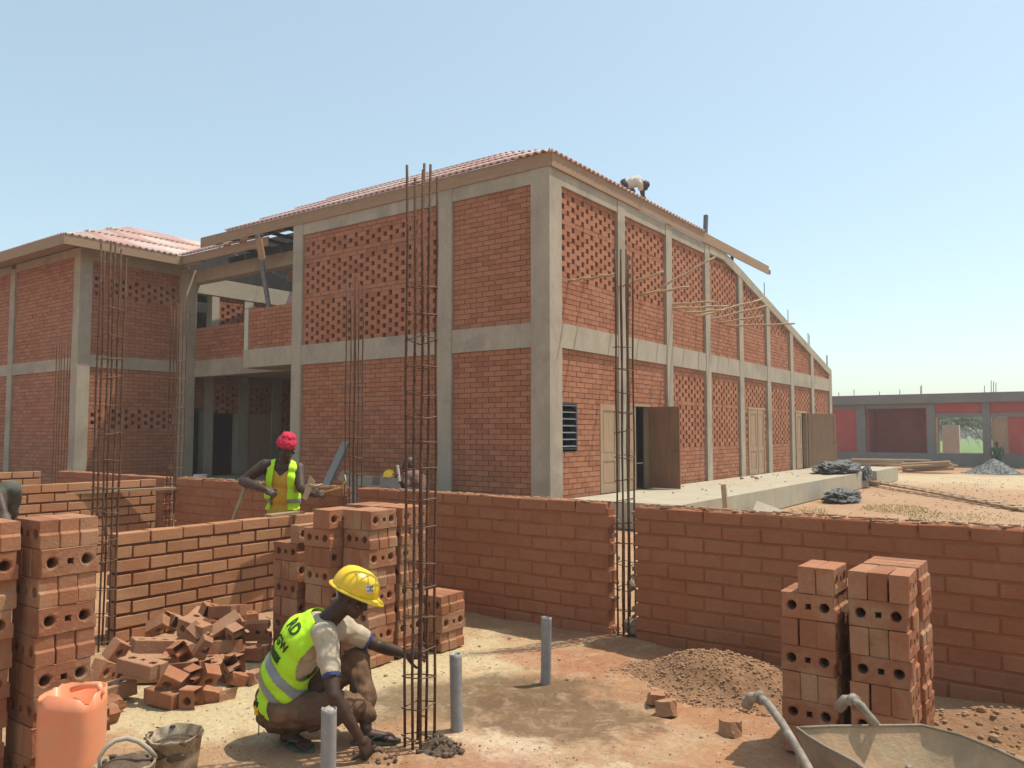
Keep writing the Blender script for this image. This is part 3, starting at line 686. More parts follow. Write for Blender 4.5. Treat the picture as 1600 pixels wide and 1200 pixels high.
# ------------------------------------------------------------------ hollow bricks
def hollow_mesh(seed, broken=0):
    L, T, W = .288, .093, .14; g = .012; c = .004
    r_ = random.Random(seed); vs = []; fs = []
    def P(x, y, z): vs.append(V(x, y, z)); return len(vs) - 1
    xr = L / 2 - g
    out = [(-L/2, -W/2), (L/2, -W/2), (L/2, -.004), (xr, .008), (xr, W/2), (-L/2, W/2)]
    ins = [(-L/2 + c, -W/2 + c), (L/2 - c, -W/2 + c), (L/2 - c, -.006), (xr - c, .008), (xr - c, W/2 - c), (-L/2 + c, W/2 - c)]
    cells = [(-L/2 + c, -.038, -.088, 'c'), (-.038, .038, 0, 's'), (.038, xr - c, .082, 'c')]
    zlo, zhi = -W/2 + c, W/2 - c; n = 12; hole_in = {}
    for side in (1, -1):
        y = side * T / 2
        def quad(a, b, c_, d): fs.append((a, b, c_, d) if side < 0 else (d, c_, b, a))
        for ci, (x0, x1, hx, kind) in enumerate(cells):
            outer = []; i1 = []; i2 = []; deep = []
            for k in range(n):
                an = 2 * math.pi * (k + .5) / n; dx, dz = math.cos(an), math.sin(an)
                tx = ((x1 - hx) if dx > 0 else (hx - x0)) / abs(dx); tz = ((zhi - 0) if dz > 0 else -zlo) / abs(dz); t = min(tx, tz)
                outer.append(P(hx + dx * t, y, dz * t))
                if kind == 'c': ra, rb = .036, .027
                else: ra = rb = None
                if kind == 'c':
                    i1.append(P(hx + dx * ra, y, dz * ra)); i2.append(P(hx + dx * rb, y - side * .005, dz * rb)); deep.append(P(hx + dx * rb * .93, 0, dz * rb * .93))
                else:
                    s = .0155 / max(abs(dx), abs(dz)); i1.append(P(hx + dx * s, y, dz * s)); i2.append(P(hx + dx * s, y - side * .003, dz * s)); deep.append(P(hx + dx * s, 0, dz * s))
            corners = {}
            for k in range(n):
                k2 = (k + 1) % n; quad(outer[k], outer[k2], i1[k2], i1[k]); quad(i1[k], i1[k2], i2[k2], i2[k]); quad(i2[k], i2[k2], deep[k2], deep[k])
                a, b = vs[outer[k]], vs[outer[k2]]
                if abs(a.x - b.x) > 1e-5 and abs(a.z - b.z) > 1e-5:   # fill the corner
                    cx_ = x1 if math.cos(2*math.pi*(k+1)/n) > 0 else x0; cz_ = zhi if math.sin(2*math.pi*(k+1)/n) > 0 else zlo
                    q = P(cx_, y, cz_); fs.append((outer[k], q, outer[k2]) if side < 0 else (outer[k2], q, outer[k]))
        a = [P(xr - c, y, -W/2 + c), P(L/2 - c, y, -W/2 + c), P(L/2 - c, y, -.006), P(xr - c, y, .008)]; quad(*a)
        oi = [P(x, y, z) for x, z in ins]; oo = [P(x, y - side * c, z) for x, z in out]
        for k in range(6): k2 = (k + 1) % 6; quad(oo[k], oo[k2], oi[k2], oi[k])
        hole_in[side] = oo
    for k in range(6):
        k2 = (k + 1) % 6; fs.append((hole_in[-1][k2], hole_in[-1][k], hole_in[1][k], hole_in[1][k2]))
    for v in vs:
        q = V(round(v.x, 3), round(v.y, 3), round(v.z, 3)) * 60 + V(seed * 7, 0, 0)
        v += V(noise.noise(q), noise.noise(q + V(9, 9, 9)), noise.noise(q + V(3, 30, 5))) * .0026
    me = bpy.data.meshes.new('hollow_brick'); me.from_pydata(vs, [], fs)
    if broken:
        bm = bmesh.new(); bm.from_mesh(me); bmesh.ops.remove_doubles(bm, verts=bm.verts, dist=.0002)
        cutx = (.0, .06, -.03, .09, -.06)[broken % 5]; nn = V(1, r_.uniform(-.35, .35), r_.uniform(-.4, .4)).normalized()
        res = bmesh.ops.bisect_plane(bm, geom=bm.verts[:] + bm.edges[:] + bm.faces[:], plane_co=(cutx, 0, 0), plane_no=nn, clear_outer=True)
        ed = [e for e in res['geom_cut'] if isinstance(e, bmesh.types.BMEdge)]
        try: bmesh.ops.triangle_fill(bm, edges=ed, use_beauty=True)
        except Exception: pass
        cut_f = [f for f in bm.faces if abs(f.normal.dot(nn)) > .98 and abs((f.calc_center_median() - V(cutx, 0, 0)).dot(nn)) < .002]
        if cut_f:
            r2 = bmesh.ops.poke(bm, faces=cut_f)
            for v in r2['verts']: v.co += nn * r_.uniform(-.015, .012)
        bm.to_mesh(me); bm.free()
    me.update(); me.materials.append(M['hollow']); return me
HB = [hollow_mesh(i) for i in range(3)]; HBB = [hollow_mesh(10 + i, i + 1) for i in range(5)]
# chips: small rough fragments
def chunk_mesh(seed):
    bm = bmesh.new(); bmesh.ops.create_cube(bm, size=1); r_ = random.Random(seed)
    for v in bm.verts: v.co = V(v.co.x * .11, v.co.y * .08, v.co.z * .09) * r_.uniform(.75, 1.2)
    bmesh.ops.subdivide_edges(bm, edges=bm.edges[:], cuts=2, use_grid_fill=True)
    for v in bm.verts: v.co += V(*(r_.uniform(-.006, .006) for _ in range(3)))
    me = bpy.data.meshes.new('brick_fragment'); bm.to_mesh(me); bm.free(); me.materials.append(M['hollow']); return me
CH = [chunk_mesh(i) for i in range(4)]
ORD = ['bottom', 'second', 'third', 'fourth', 'fifth', 'sixth', 'seventh', 'eighth', 'ninth']
P_ = .142
def stack(cx, cy, n, where, first=0, yaw=0, seed=0, top=3, flip_end=True, topside=None):
    """layers of three bricks on edge, alternately turned. cx, cy = centre of the stack. first=0: bottom layer shows its holes to -Y"""
    rr = random.Random(seed); lean = V(rr.uniform(-.004, .004), rr.uniform(-.004, .004), 0)
    for i in range(n):
        cnt = 3 if i < n - 1 else top; holesY = (i + first) % 2 == 0
        for k in range(3):
            if i == n - 1 and topside is not None:
                if k not in topside: continue
            elif k >= cnt: continue
            off = (k - 1) * .0965; o = bpy.data.objects.new('hollow_brick', rr.choice(HB)); COL.objects.link(o)
            jx, jy = rr.uniform(-.006, .006), rr.uniform(-.006, .006)
            base = V(cx, cy, .072 + i * P_ + .004) + lean * i
            R0 = Matrix.Rotation(R(yaw), 3, 'Z')
            if holesY: o.location = base + R0 @ V(jx, off, 0); rz = 0 + (180 if rr.random() < .0 else 0)
            else: o.location = base + R0 @ V(off, jy, 0); rz = 90
            o.rotation_euler = (0 if rr.random() < .85 or not flip_end else math.pi, 0, R(rz + yaw + rr.uniform(-1.6, 1.6)))
            side = ('front', 'middle', 'rear')[k] if holesY else ('left', 'middle', 'right')[k]
            lay = 'top' if i == n - 1 else ORD[i]
            tag(o, f'{side} brick, {lay} layer, {where}', 'brick', 'hollow bricks stacked on edge')
H2 = .145
def corner_stack(px, py, n, where, **k):     # right front corner of the stack's foot
    g = G(px, py); stack(g.x - H2, g.y + H2, n, where, **k)
# left edge stacks: the corner given is right rear
g = G(141, 1204); stack(g.x - H2, g.y - H2, 9, 'the tall stack behind the orange jerrycan', first=0, seed=1)
g2 = V(-4.40, 1.80, 0); stack(-4.43 - .02, g.y - H2 - .345, 9, 'the stack cut by the left edge of the photo', first=0, seed=2)
corner_stack(463, 1026, 6, 'the short stack left of the crouching man', first=1, seed=3)
corner_stack(517, 1041, 8, 'the second stack from the left behind the crouching man', first=0, seed=4, topside=(1, 2))
corner_stack(573, 1047, 8, 'the tall stack right behind the yellow helmet', first=0, seed=5)
corner_stack(622, 1030, 8, 'the tall stack just behind the rebar cage being held', first=0, seed=6)
gg = G(622, 1030); stack(gg.x - H2 - .30, gg.y + H2 + .02, 8, 'the rear stack half hidden behind the yellow-helmet stack', first=0, seed=7)
corner_stack(690, 1021, 3, 'the knee-high stack right of the rebar cage', first=0, seed=8)
g7 = G(463, 1026)
o = bpy.data.objects.new('hollow_brick', HB[0]); COL.objects.link(o); o.location = (g7.x - .05, g7.y + .145, .072 + 6 * P_ + .004); o.rotation_euler = (0, 0, R(90)); tag(o, 'single hollow brick lying across the top of the short stack left of the crouching man', 'brick', 'hollow bricks stacked on edge')
corner_stack(1312, 1193, 7, 'the tall stack behind the left wheelbarrow handle', first=1, seed=9, topside=(1, 2))
corner_stack(1428, 1219, 7, 'the tall stack behind the wheelbarrow tray, farther right', first=1, seed=10)
gr = G(1428, 1219); stack(gr.x - H2 + .02, gr.y + H2 + .315, 7, 'the rear stack touching the right tall stack', first=0, seed=11)
gl = G(1312, 1193); stack(gl.x - H2 + .11, gl.y + H2 + .34, 6, 'the lower stack glimpsed between the two right stacks', first=0, seed=12)

# heap of loose and broken bricks in front of the sunlit wall
heap = [  # photo x, y, height, yaw, tilt x, tilt y, kind (0 whole, 1..5 broken, 9 fragment), look
 (222,1042,.20,-18,90,6,0,'brick lying with holes up at the front left of the heap'),(190,1075,.06,60,90,0,1,'half brick under the front left whole brick'),
 (262,1088,.05,-30,90,0,0,'bottom front brick of the heap with holes up'),(318,1094,.055,-10,0,0,2,'squared half brick at the front foot of the heap'),
 (238,1008,.14,40,90,10,0,'brick behind the front left one'),(195,1022,.13,70,20,30,2,'long brick slanting up at the left end of the heap'),(168,1052,.07,85,10,25,0,'brick slanting against the left stack'),
 (262,985,.30,65,55,35,4,'brick standing on its corner on top of the heap'),(305,985,.26,-28,4,8,0,'brick with round hole facing out near the top'),(290,1020,.20,-40,25,-12,2,'tilted brick in the middle of the heap'),
 (338,1020,.16,35,12,30,4,'brick tipped on its side with a round hole to the front'),(300,1045,.13,-20,80,-10,3,'broken brick under the middle of the heap'),
 (335,960,.26,-50,70,10,2,'half brick near the crest of the heap'),(355,955,.30,-30,85,-8,0,'topmost brick of the heap, lying flat'),(350,982,.25,30,40,-30,0,'brick with fluted side leaning at the crest'),
 (378,1000,.20,-35,15,15,2,'brick leaning to the right below the crest'),(404,985,.16,10,5,0,3,'broken brick at the right end of the heap'),(388,1018,.06,-8,90,0,0,'bottom brick at the right end of the heap'),
 (318,1068,.10,-22,8,14,4,'broken brick face leaning at the front of the heap'),(285,1072,.10,20,30,30,5,'broken brick wedge at the front of the heap'),(342,1060,.08,50,35,20,2,'half brick tipped at the front right'),
 (362,1046,.09,-55,20,-35,1,'orange half brick propped on the right flank'),(382,1040,.055,-20,0,0,2,'upright half brick at the right foot'),(352,1088,.03,40,80,0,9,'brick fragment at the front foot'),
 (330,1086,.05,10,10,10,9,'fragment beside the squared half brick'),(372,1062,.04,30,0,20,9,'fragment at the right foot'),(395,1058,.04,75,10,0,9,'small fragment near the sand at the right'),
 (232,1052,.06,10,90,0,0,'brick buried low in the left of the heap'),(300,1010,.08,70,90,0,0,'brick buried low in the middle of the heap'),(330,1040,.06,-60,90,0,0,'brick buried low in the right of the heap'),
 (270,1030,.07,-75,90,0,0,'brick buried behind the front row'),(350,1010,.14,15,80,0,0,'brick wedged under the fluted one'),(310,965,.14,-85,75,5,0,'brick against the wall at the back of the heap'),
 (268,965,.12,-70,60,0,3,'broken brick against the wall'),(240,975,.10,60,20,10,9,'chip against the wall'),(412,1010,.05,20,0,10,9,'chip beyond the right end'),
 (183,1130,.055,12,0,5,4,'lone broken brick standing between heap and bucket'),(168,1120,.04,60,20,0,9,'chip beside the lone broken brick'),(178,1098,.05,-30,30,10,9,'chip next to the jerrycan'),
 (375,975,.14,60,60,20,4,'broken brick behind the crest'),(390,965,.08,30,90,0,1,'half brick at the back right of the heap'),(320,1000,.20,-10,50,40,5,'wedge of brick on the upper heap')]
for i, (px, py, h, yw, tx, ty, kd, lb) in enumerate(heap):
    me = CH[i % 4] if kd == 9 else (HB[i % 3] if kd == 0 else HBB[kd - 1])
    p = G(px, py, h); o = bpy.data.objects.new('brick_fragment' if kd else 'loose_brick', me); COL.objects.link(o)
    o.location = p; o.rotation_euler = (R(tx), R(ty), R(yw + 35)); tag(o, lb, 'brick', 'loose and broken bricks in the heap')
for (px, py, s, lb) in ((1025,1092,1.1,'left of two brick lumps below the soil mound'),(1040,1106,1.25,'squared brick lump in front of the soil mound'),(1140,1138,1.2,'lone reddish brick lump left of the wheelbarrow handle')):
    o = bpy.data.objects.new('brick_fragment', CH[int(px) % 4]); COL.objects.link(o); o.location = G(px, py, .035); o.scale = (s * .8, s * .75, s * .8); o.rotation_euler = (.1, .1, px); tag(o, lb, 'brick', 'brick lumps on the ground')
for (px, py, s, lb) in ((1207,820-25,1.0,'pale rubble piece at the foot of the terrace'),):
    pass

# ------------------------------------------------------------------ pipes
def pipe(px, py, h, label, crushed=False, seed=0, lean=(0,0)):
    b = G(px, py); n = 18; ro, ri = .036, .032; rr = random.Random(seed); mb = MB(); vs = []
    rings = [(-.05, ro), (h * .5, ro), (h - .02, ro), (h, ro), (h, ri), (h - .15, ri)]
    for (z, r_) in rings:
        for k in range(n):
            an = 2 * math.pi * k / n; top = z > h - .01
            zz = z + (rr.uniform(-.006, .004) if top and r_ == ro else 0); rx = ry = r_
            if crushed and z > h * .6: rx *= 1.15; ry *= .62
            vs.append((b.x + rx * math.cos(an) + lean[0] * z, b.y + ry * math.sin(an) + lean[1] * z, zz))
    for j in range(4): 
        for k in range(n): vs[4 * n + k] = (vs[4*n+k][0], vs[4*n+k][1], vs[3*n+k][2])
    mb.add(vs, [(j*n+k, j*n+(k+1) % n, (j+1)*n+(k+1) % n, (j+1)*n+k) for j in range(5) for k in range(n)])
    tag(solo('plastic_pipe', mb, M['pvc'], b, True), label, 'pipe', 'grey pipes standing out of the ground')
pipe(853, 1068, .45, 'grey pipe farthest back, alone between rebar cage and boundary wall', True, 1, (.01, 0))
pipe(714, 1142, .435, 'grey pipe with slit top just right of the rebar cage', False, 2, (-.03, 0))
pipe(512, 1259, .44, 'nearest grey pipe with ragged dusty top, in front of the crouching man', False, 3)
tp = G(512, 1259); lm = MB(); lump(lm, tp + V(0, 0, .425), (.03, .03, .02), 4); tag(solo('mortar_plug', lm, M['bucket'], tp + V(0,0,.42)), 'crumbly dirt plug in the top of the nearest pipe', 'dirt')

# ------------------------------------------------------------------ orange jerrycan, buckets
def superring(c, a, b, z, yaw, n=28, p=4, wob=0, rr=None):
    out = []
    for k in range(n):
        t = 2 * math.pi * k / n; ct, st_ = math.cos(t), math.sin(t)
        x = a * math.copysign(abs(ct) ** (2 / p), ct); y = b * math.copysign(abs(st_) ** (2 / p), st_)
        q = Matrix.Rotation(R(yaw), 3, 'Z') @ V(x, y, 0); out.append(V(c[0] + q.x, c[1] + q.y, z + (rr.uniform(-wob, wob) if rr else 0)))
    return out
jc = G(109, 1247); rr = random.Random(5); n = 28
JC = thing('jerrycan', 'bright orange plastic jerrycan with its top cut open', 'jerrycan', (jc.x, jc.y, 0))
rings = []
tops = [rr.uniform(-.008, .008) + (.02 if k in (20, 21) else 0) - (.03 if k in (24, 25) else 0) for k in range(n)]
prof = [(.0, .92), (.02, 1.0), (.15, 1.0), (.16, .985), (.30, 1.0), (.40, 1.0), (.465, .985)]
vs = []
yawj = 38
for z, s in prof: vs += superring(jc, .134 * s, .112 * s, z * 1.055, yawj, n)
for k in range(n):
    vs[6 * n + k].z += tops[k] + .006 * math.sin(2 * math.pi * k / n + .4)
inn = superring(jc, .126, .104, .46, yawj, n)
for k in range(n): inn[k].z = vs[6 * n + k].z
vs += inn + superring(jc, .126, .104, .10, yawj, n)
fs = [(j*n+k, j*n+(k+1) % n, (j+1)*n+(k+1) % n, (j+1)*n+k) for j in range(8) for k in range(n)] + [tuple(range(n))[::-1], tuple(range(8*n, 9*n))]
part('body', MB().add(vs, fs), M['orange'], JC, True)
a = V(jc.x, jc.y, .485); q = Matrix.Rotation(R(yawj), 3, 'Z')
part('handle', MB().tube([a + q @ V(-.04, .06, -.005), a + q @ V(.03, .05, .02), a + q @ V(.11, .02, .03), a + q @ V(.135, .0, -.01)], [.012, .016, .017, .012], 8), M['orange'], JC, True)
def bucket(px, py, h, r0, r1, label, m='bucket', fill=.8, tilt=0, seed=0):
    b = G(px, py); rr = random.Random(seed); n = 26; T = thing('bucket', label, 'bucket', (b.x, b.y, 0)); vs = []
    for j, (z, r_) in enumerate(((0, r0), (h * .5, (r0 + r1) / 2), (h * .93, r1 * .985), (h * .94, r1 * 1.03), (h, r1 * 1.03), (h, r1 * .97), (h * .2, r0 * .95))):
        for k in range(n):
            an = 2 * math.pi * k / n; w = 1 + .03 * noise.noise(V(math.cos(an), math.sin(an), j * .3 + seed) * 2)
            zz = z + (.014 * noise.noise(V(math.cos(an), math.sin(an), seed) * 3) if j in (4, 5) else 0)
            vs.append((b.x + r_ * w * math.cos(an), b.y + r_ * w * math.sin(an), zz + tilt * math.cos(an) * z / h * r_))
    part('body', MB().add(vs, [(j*n+k, j*n+(k+1) % n, (j+1)*n+(k+1) % n, (j+1)*n+k) for j in range(6) for k in range(n)] + [tuple(range(n))[::-1]]), M[m], T, True)
    mb = MB(); lump(mb, (b.x, b.y, h * fill - .03), (r1 * .95, r1 * .95, .045), seed, 3)
    for k in range(9):
        an = rr.uniform(0, 6.3); lump(mb, (b.x + r1 * math.cos(an), b.y + r1 * math.sin(an), h - rr.uniform(0, .012)), (.018, .018, .008), k, 1)
    o = part('mortar_fill', mb, M['mortar_wet'], T, True); return T, b
T1, b1 = bucket(272, 1222, .235, .095, .128, 'round dirty bucket caked with mortar, right of the orange jerrycan', seed=2)
pts = [b1 + V(.14 * math.cos(t) , .14 * math.sin(t) * .9, .215 + .035 * math.sin(t * 2 + .5)) for t in [k * .3 for k in range(-1, 12)]]
part('wire_handle', MB().tube(pts, .003, 5), M['wire'], T1, True)
T2, b2 = bucket(192, 1262, .20, .10, .13, 'low mortar bucket with a pale arched grip, mostly below the frame', seed=6, fill=.97)
a0 = D(155, 1185, 3.60); a1 = D(243, 1182, 3.72); md = (a0 + a1) / 2
pts = [a0 + V(0,0,-.06), a0, D(165, 1168, 3.62), D(180, 1157, 3.64), D(198, 1153, 3.66), D(216, 1158, 3.68), D(232, 1170, 3.7), a1]
part('grip', MB().tube(pts, [.006, .008, .010, .011, .012, .012, .012, .010], 8), M['hose'], T2, True)

# ------------------------------------------------------------------ wheelbarrow (bottom right)
WB = thing('wheelbarrow', 'steel wheelbarrow with dusty tray, its curved tube handles pointing left', 'wheelbarrow', (-.55, 3.25, 0))
hA = [G(1168, 1100, .60), G(1173, 1090, .63), G(1188, 1090, .645), G(1200, 1100, .64), G(1222, 1130, .61), G(1252, 1180, .56), G(1285, 1240, .50), G(1330, 1330, .40)]
hB = [G(1313, 1103, .60), G(1320, 1094, .63), G(1334, 1095, .64), G(1346, 1103, .635), G(1364, 1126, .59), G(1376, 1140, .50), G(1400, 1165, .40), G(1450, 1200, .28)]
part('frame_tube', MB().tube(hA, .0165, 10), M['handle'], WB, True); part('frame_tube', MB().tube(hB, .0165, 10), M['handle'], WB, True)
for hh in (hA, hB):
    part('grip', MB().tube([hh[0] + (hh[0] - hh[1]) * .4, hh[0], hh[1], hh[2]], .0215, 10), M['handle'], WB, True)
    d = (hh[3] - hh[2]).normalized(); part('collar', MB().tube([hh[2] - d * .012, hh[2] + d * .012], .027, 10), M['handle'], WB, True)
rimL = [G(1245, 1137, .56), G(1300, 1134.5, .56), G(1360, 1134, .56), G(1440, 1133, .56), G(1500, 1148, .56), G(1560, 1172, .56), G(1650, 1215, .56), G(1760, 1290, .56)]
rimN = [G(1245, 1137, .56), G(1262, 1150, .56), G(1290, 1167, .56), G(1335, 1190, .56), G(1380, 1222, .56), G(1430, 1270, .56), G(1500, 1340, .56), G(1600, 1440, .56)]
bot = G(1500, 1270, .30); nb_ = 10; vs = []
loop = rimL + rimN[:0:-1]
cen = sum(loop, V(0,0,0)) / len(loop); levels = [(1.0, 0), (.985, -.02), (.90, -.09), (.76, -.17), (.58, -.235), (.30, -.25)]
m_ = len(loop); fine = []
for i in range(m_):
    a_, b_ = loop[i], loop[(i + 1) % m_]
    for k in range(3): fine.append(a_.lerp(b_, k / 3))
m_ = len(fine)
for s, dz in levels:
    for p in fine: q = cen.lerp(p, s); vs.append(V(q.x, q.y, p.z + dz + .006 * noise.noise(q * 9)))
fs = [(j*m_+k, j*m_+(k+1) % m_, (j+1)*m_+(k+1) % m_, (j+1)*m_+k) for j in range(len(levels)-1) for k in range(m_)] + [tuple(range((len(levels)-1)*m_, len(levels)*m_))]
tray = part('tray', MB().add(vs, fs), M['barrow'], WB, True)
vs2 = [cen.lerp(v, 1.012) - V(0, 0, .004) for v in vs]; part('tray_underside', MB().add(vs2, fs), M['barrow_out'], WB, True)
part('rim', MB().tube(fine + [fine[0]], .006, 6), M['barrow_out'], WB, True)
part('leg', MB().tube([G(1250, 1180, .55), G(1262, 1240, .28), G(1275, 1330, .0)], .014, 8), M['handle'], WB, True)
part('leg', MB().tube([G(1420, 1200, .45), G(1440, 1240, .2), G(1440, 1270, .0)], .014, 8), M['handle'], WB, True)
whc = V(.12, 3.05, .18)
wm = MB(); n = 24; wd = (hA[-1] - hA[3]).normalized(); ax = V(0, 0, 1).cross(wd).normalized(); fw = V(wd.x, wd.y, 0).normalized()
wm.tube([whc + (fw * math.cos(t) + V(0, 0, 1) * math.sin(t)) * .145 for t in [2 * math.pi * k / n for k in range(n + 1)]], .035, 10, False); part('tyre', wm, M['dark_steel'], WB, True)
part('axle', MB().tube([whc - ax * .13, whc + ax * .13], .012, 8), M['handle'], WB); part('rim_disc', MB().tube([whc - ax * .02, whc + ax * .02], .12, 18), M['barrow_out'], WB)
part('strut', MB().tube([whc - ax * .12, hA[-1]], .014, 8), M['handle'], WB, True); part('strut', MB().tube([whc + ax * .12, hB[-1]], .014, 8), M['handle'], WB, True)

# ------------------------------------------------------------------ soil mound and loose stones
def mound(name, cx, cy, rx, ry, h, m, label, cat, seed=0, n=70, sharp=1.0, clods=0, cm=None, z0=0, cs=(.008, .028)):
    vs = []; f_ = lambda u: max(0, 1 - u) ** sharp
    def hz(x, y):
        dx, dy = (x - cx) / rx, (y - cy) / ry; d = math.hypot(dx, dy); d += .22 * noise.noise(V(x * 1.5, y * 1.5, seed)) * min(1, d * 2)
        b = h * (1 / (1 + math.exp((d - .52) * 7.5))) * 1.05 if sharp == 1 else h * max(0, 1 - d) * 1.05
        return b + h * .10 * noise.noise(V(x * 9, y * 9, seed)) * min(1, b / h * 3) + h * .045 * noise.noise(V(x * 30, y * 30, seed)) - .03 * h - .02 * max(0, d - .9) * 3
    for j in range(n + 1):
        for i in range(n + 1):
            x = cx + rx * 1.25 * (2 * i / n - 1); y = cy + ry * 1.25 * (2 * j / n - 1); vs.append((x, y, z0 + hz(x, y)))
    w = n + 1; mb = MB().add(vs, [(j*w+i, j*w+i+1, (j+1)*w+i+1, (j+1)*w+i) for j in range(n) for i in range(n)])
    rr = random.Random(seed); T = thing(name, label, cat, (cx, cy, z0)); part('soil' if m == 'soil' else 'heaped_grit', mb, M[m], T, True)
    if clods:
        cb = MB()
        for k in range(clods):
            t = rr.uniform(0, 6.3); d = rr.random() ** .6 * 1.15; x, y = cx + rx * d * math.cos(t), cy + ry * d * math.sin(t); s = rr.uniform(*cs) * (1.8 if rr.random() < .06 else 1)
            lump(cb, (x, y, z0 + max(0, hz(x, y)) + s * .3), (s, s * rr.uniform(.7, 1), s * .75), k, 1)
        o = part('clods', cb, M[cm or 'clod'], T); o['kind'] = 'stuff'
    return T
mound('soil_heap', -2.08, 5.30, .80, .42, .22, 'soil', 'mound of loose reddish soil in front of the shaded boundary wall', 'soil heap', 2, 90, 1.0, 3000, 'clod', cs=(.003, .011))
mound('soil_heap', -2.92, 3.36, .13, .11, .055, 'mortar_wet', 'small dark clump of wet mortar at the foot of the held rebar cage', 'mortar heap', 4, 36, 1.0, 60, 'mortar_wet', cs=(.008, .02))
mound('soil_heap', -3.12, 3.06, .12, .09, .05, 'soil', 'little heap of brown mortar by the crouching man\'s hand', 'mortar heap', 6, 36, 1.0, 50, 'mortar_wet', cs=(.006, .016))
mound('soil_heap', -.30, 5.45, .9, .35, .12, 'soil', 'low strip of loose soil at the wall foot right of the stacks', 'soil heap', 8, 60, 1.0, 400, 'clod', cs=(.006, .02))
peb = MB(); rr = random.Random(11)
for k in range(5200):
    x = rr.uniform(-6.2, .4); y = rr.uniform(1.9, 5.8)
    if noise.noise(V(x * 1.1, y * 1.1, 5)) < rr.uniform(-.5, .35): continue
    s = rr.uniform(.002, .007) * (2.6 if rr.random() < .04 else 1)
    lump(peb, (x, y, gz(x, y) + s * .3), (s, s * rr.uniform(.6, 1), s * .7), k, 1)
tag(solo('pebbles', peb, M['clod'], (-3, 4, 0)), 'pebbles and crumbs of brick scattered over the foreground dirt', 'pebbles', kind='stuff')
far = MB()
for k in range(1500):
    x = rr.uniform(-5.4, 1.5); y = rr.uniform(8, 34)
    if noise.noise(V(x * .5, y * .3, 9)) < rr.uniform(-.5, .4): continue
    s = rr.uniform(.008, .028); lump(far, (x, y, s * .3), (s, s, s * .6), k, 1)
tag(solo('rubble', far, M['clod'], (-2, 20, 0)), 'bits of rubble scattered over the dry ground beyond the boundary wall', 'rubble', kind='stuff')
wd_ = MB()
for k in range(9000):
    x = rr.gauss(-3.6, 1.2); y = rr.uniform(11.5, 21)
    if noise.noise(V(x * .7, y * .35, 2)) < .02 or x < -5.4: continue
    h = rr.uniform(.015, .05); a = rr.uniform(0, 6.3); p = V(x, y, 0); l = V(math.cos(a), math.sin(a), 0) * .008; t = V(rr.uniform(-.05, .05), rr.uniform(-.05, .05), h)
    wd_.add([p - l, p + l, p + t], [(0, 1, 2)])
tag(solo('dry_weeds', wd_, M['grass_dry'], (-3, 16, 0)), 'sparse dry yellow-green weeds on the ground right of the terrace', 'weeds', kind='stuff')

# ------------------------------------------------------------------ behind the boundary wall
CBm = rough_brick(3, .42, .2, .2, .01, .004); CBm.materials.append(M['block'])
k = 0
for (px, py, yw, tl, lb) in ((575,752,0,0,'cement block in the middle of the row behind the boundary wall'),(612,753,4,0,'cement block under the yellow helmet'),(548,750,20,30,'tilted cement block at the left of the row'),(590,766,0,0,'lower cement block left of the middle'),(628,766,2,0,'lower cement block beneath the helmet block'),(556,768,0,0,'lower cement block under the tilted one')):
    p = G(px, py + 6, .80 if py < 760 else .60); s = bpy.data.objects.new('cement_block', CBm); COL.objects.link(s)
    v = FWD + RGT * ((px - 800) / 1234) + UPV * ((600 - py) / 1234); p = EYE + v * (10.6 / v.y)
    s.location = p; s.rotation_euler = (0, R(tl), R(yw)); tag(s, lb, 'block', 'grey cement blocks piled behind the boundary wall')
tag(solo('block_pallet', MB().box((-11.4, 10.45, 0), (-9.2, 10.85, .58)), M['block'], (-10.3, 10.6, 0)), 'grey cement plinth carrying the row of blocks behind the boundary wall', 'plinth')
v0 = V(-12.58, 10.9, .68); v1 = V(-12.97, 11.75, 1.50)
mb = MB().cbox((v0 + v1) / 2 - V(0, 0, .1), (.16, .10, (v1 - v0).length + .3), (v1 - v0).to_track_quat('Z', 'Y').to_matrix())
tag(solo('concrete_post', mb, M['block'], v0), 'grey concrete post leaning on the building wall behind the boundary wall', 'concrete post')

yb = G(531, 772, 1.14)
tag(solo('yellow_strap', MB().tube([yb + V(-.28, .02, .0), yb + V(-.12, .0, .03), yb + V(.02, .0, .06), yb + V(.06, .02, .13), yb + V(.02, .04, .18)], [.006, .008, .009, .008, .005], 6), M['yellow_top'], yb, True), 'bent yellow strap lying on the wall top beside the thin rebar cage', 'strap')
# tarps and planks on the far right
def crumple(name, c, s, m, label, cat, seed=0, n=5):
    mb = MB(); bm = bmesh.new(); bmesh.ops.create_icosphere(bm, subdivisions=n, radius=1); vs = []
    for v in bm.verts:
        q = v.co * 2.2 + V(seed, 0, 0); d = 1 + .35 * noise.noise(q) + .22 * abs(noise.noise(q * 3)) - .1 + .08 * noise.noise(q * 9); w = Vector(c) + V(v.co.x * s[0] * d, v.co.y * s[1] * d, v.co.z * s[2] * d); w.z = max(w.z, c[2] - s[2] * .25); vs.append(w)
    mb.add(vs, [tuple(v.index for v in f.verts) for f in bm.faces]); bm.free()
    return tag(solo(name, mb, m, c), label, cat)
crumple('plastic_sheeting', (-6.15, 25.7, .60), (.55, 1.7, .26), M['tarp'], 'crumpled dark grey plastic sheeting lying on the end of the terrace', 'tarpaulin', 1)
crumple('plastic_sheeting', (-5.52, 26.6, .34), (.12, .5, .34), M['tarp'], 'end of dark plastic sheeting hanging over the terrace edge', 'tarpaulin', 4)
crumple('plastic_sheeting', (-4.95, 20.9, .1), (.42, .85, .20), M['tarp'], 'crumpled dark plastic sheeting on the ground below the terrace', 'tarpaulin', 2)
mb = MB(); a = G(1345, 744, .25); b = G(1610, 792, .12)
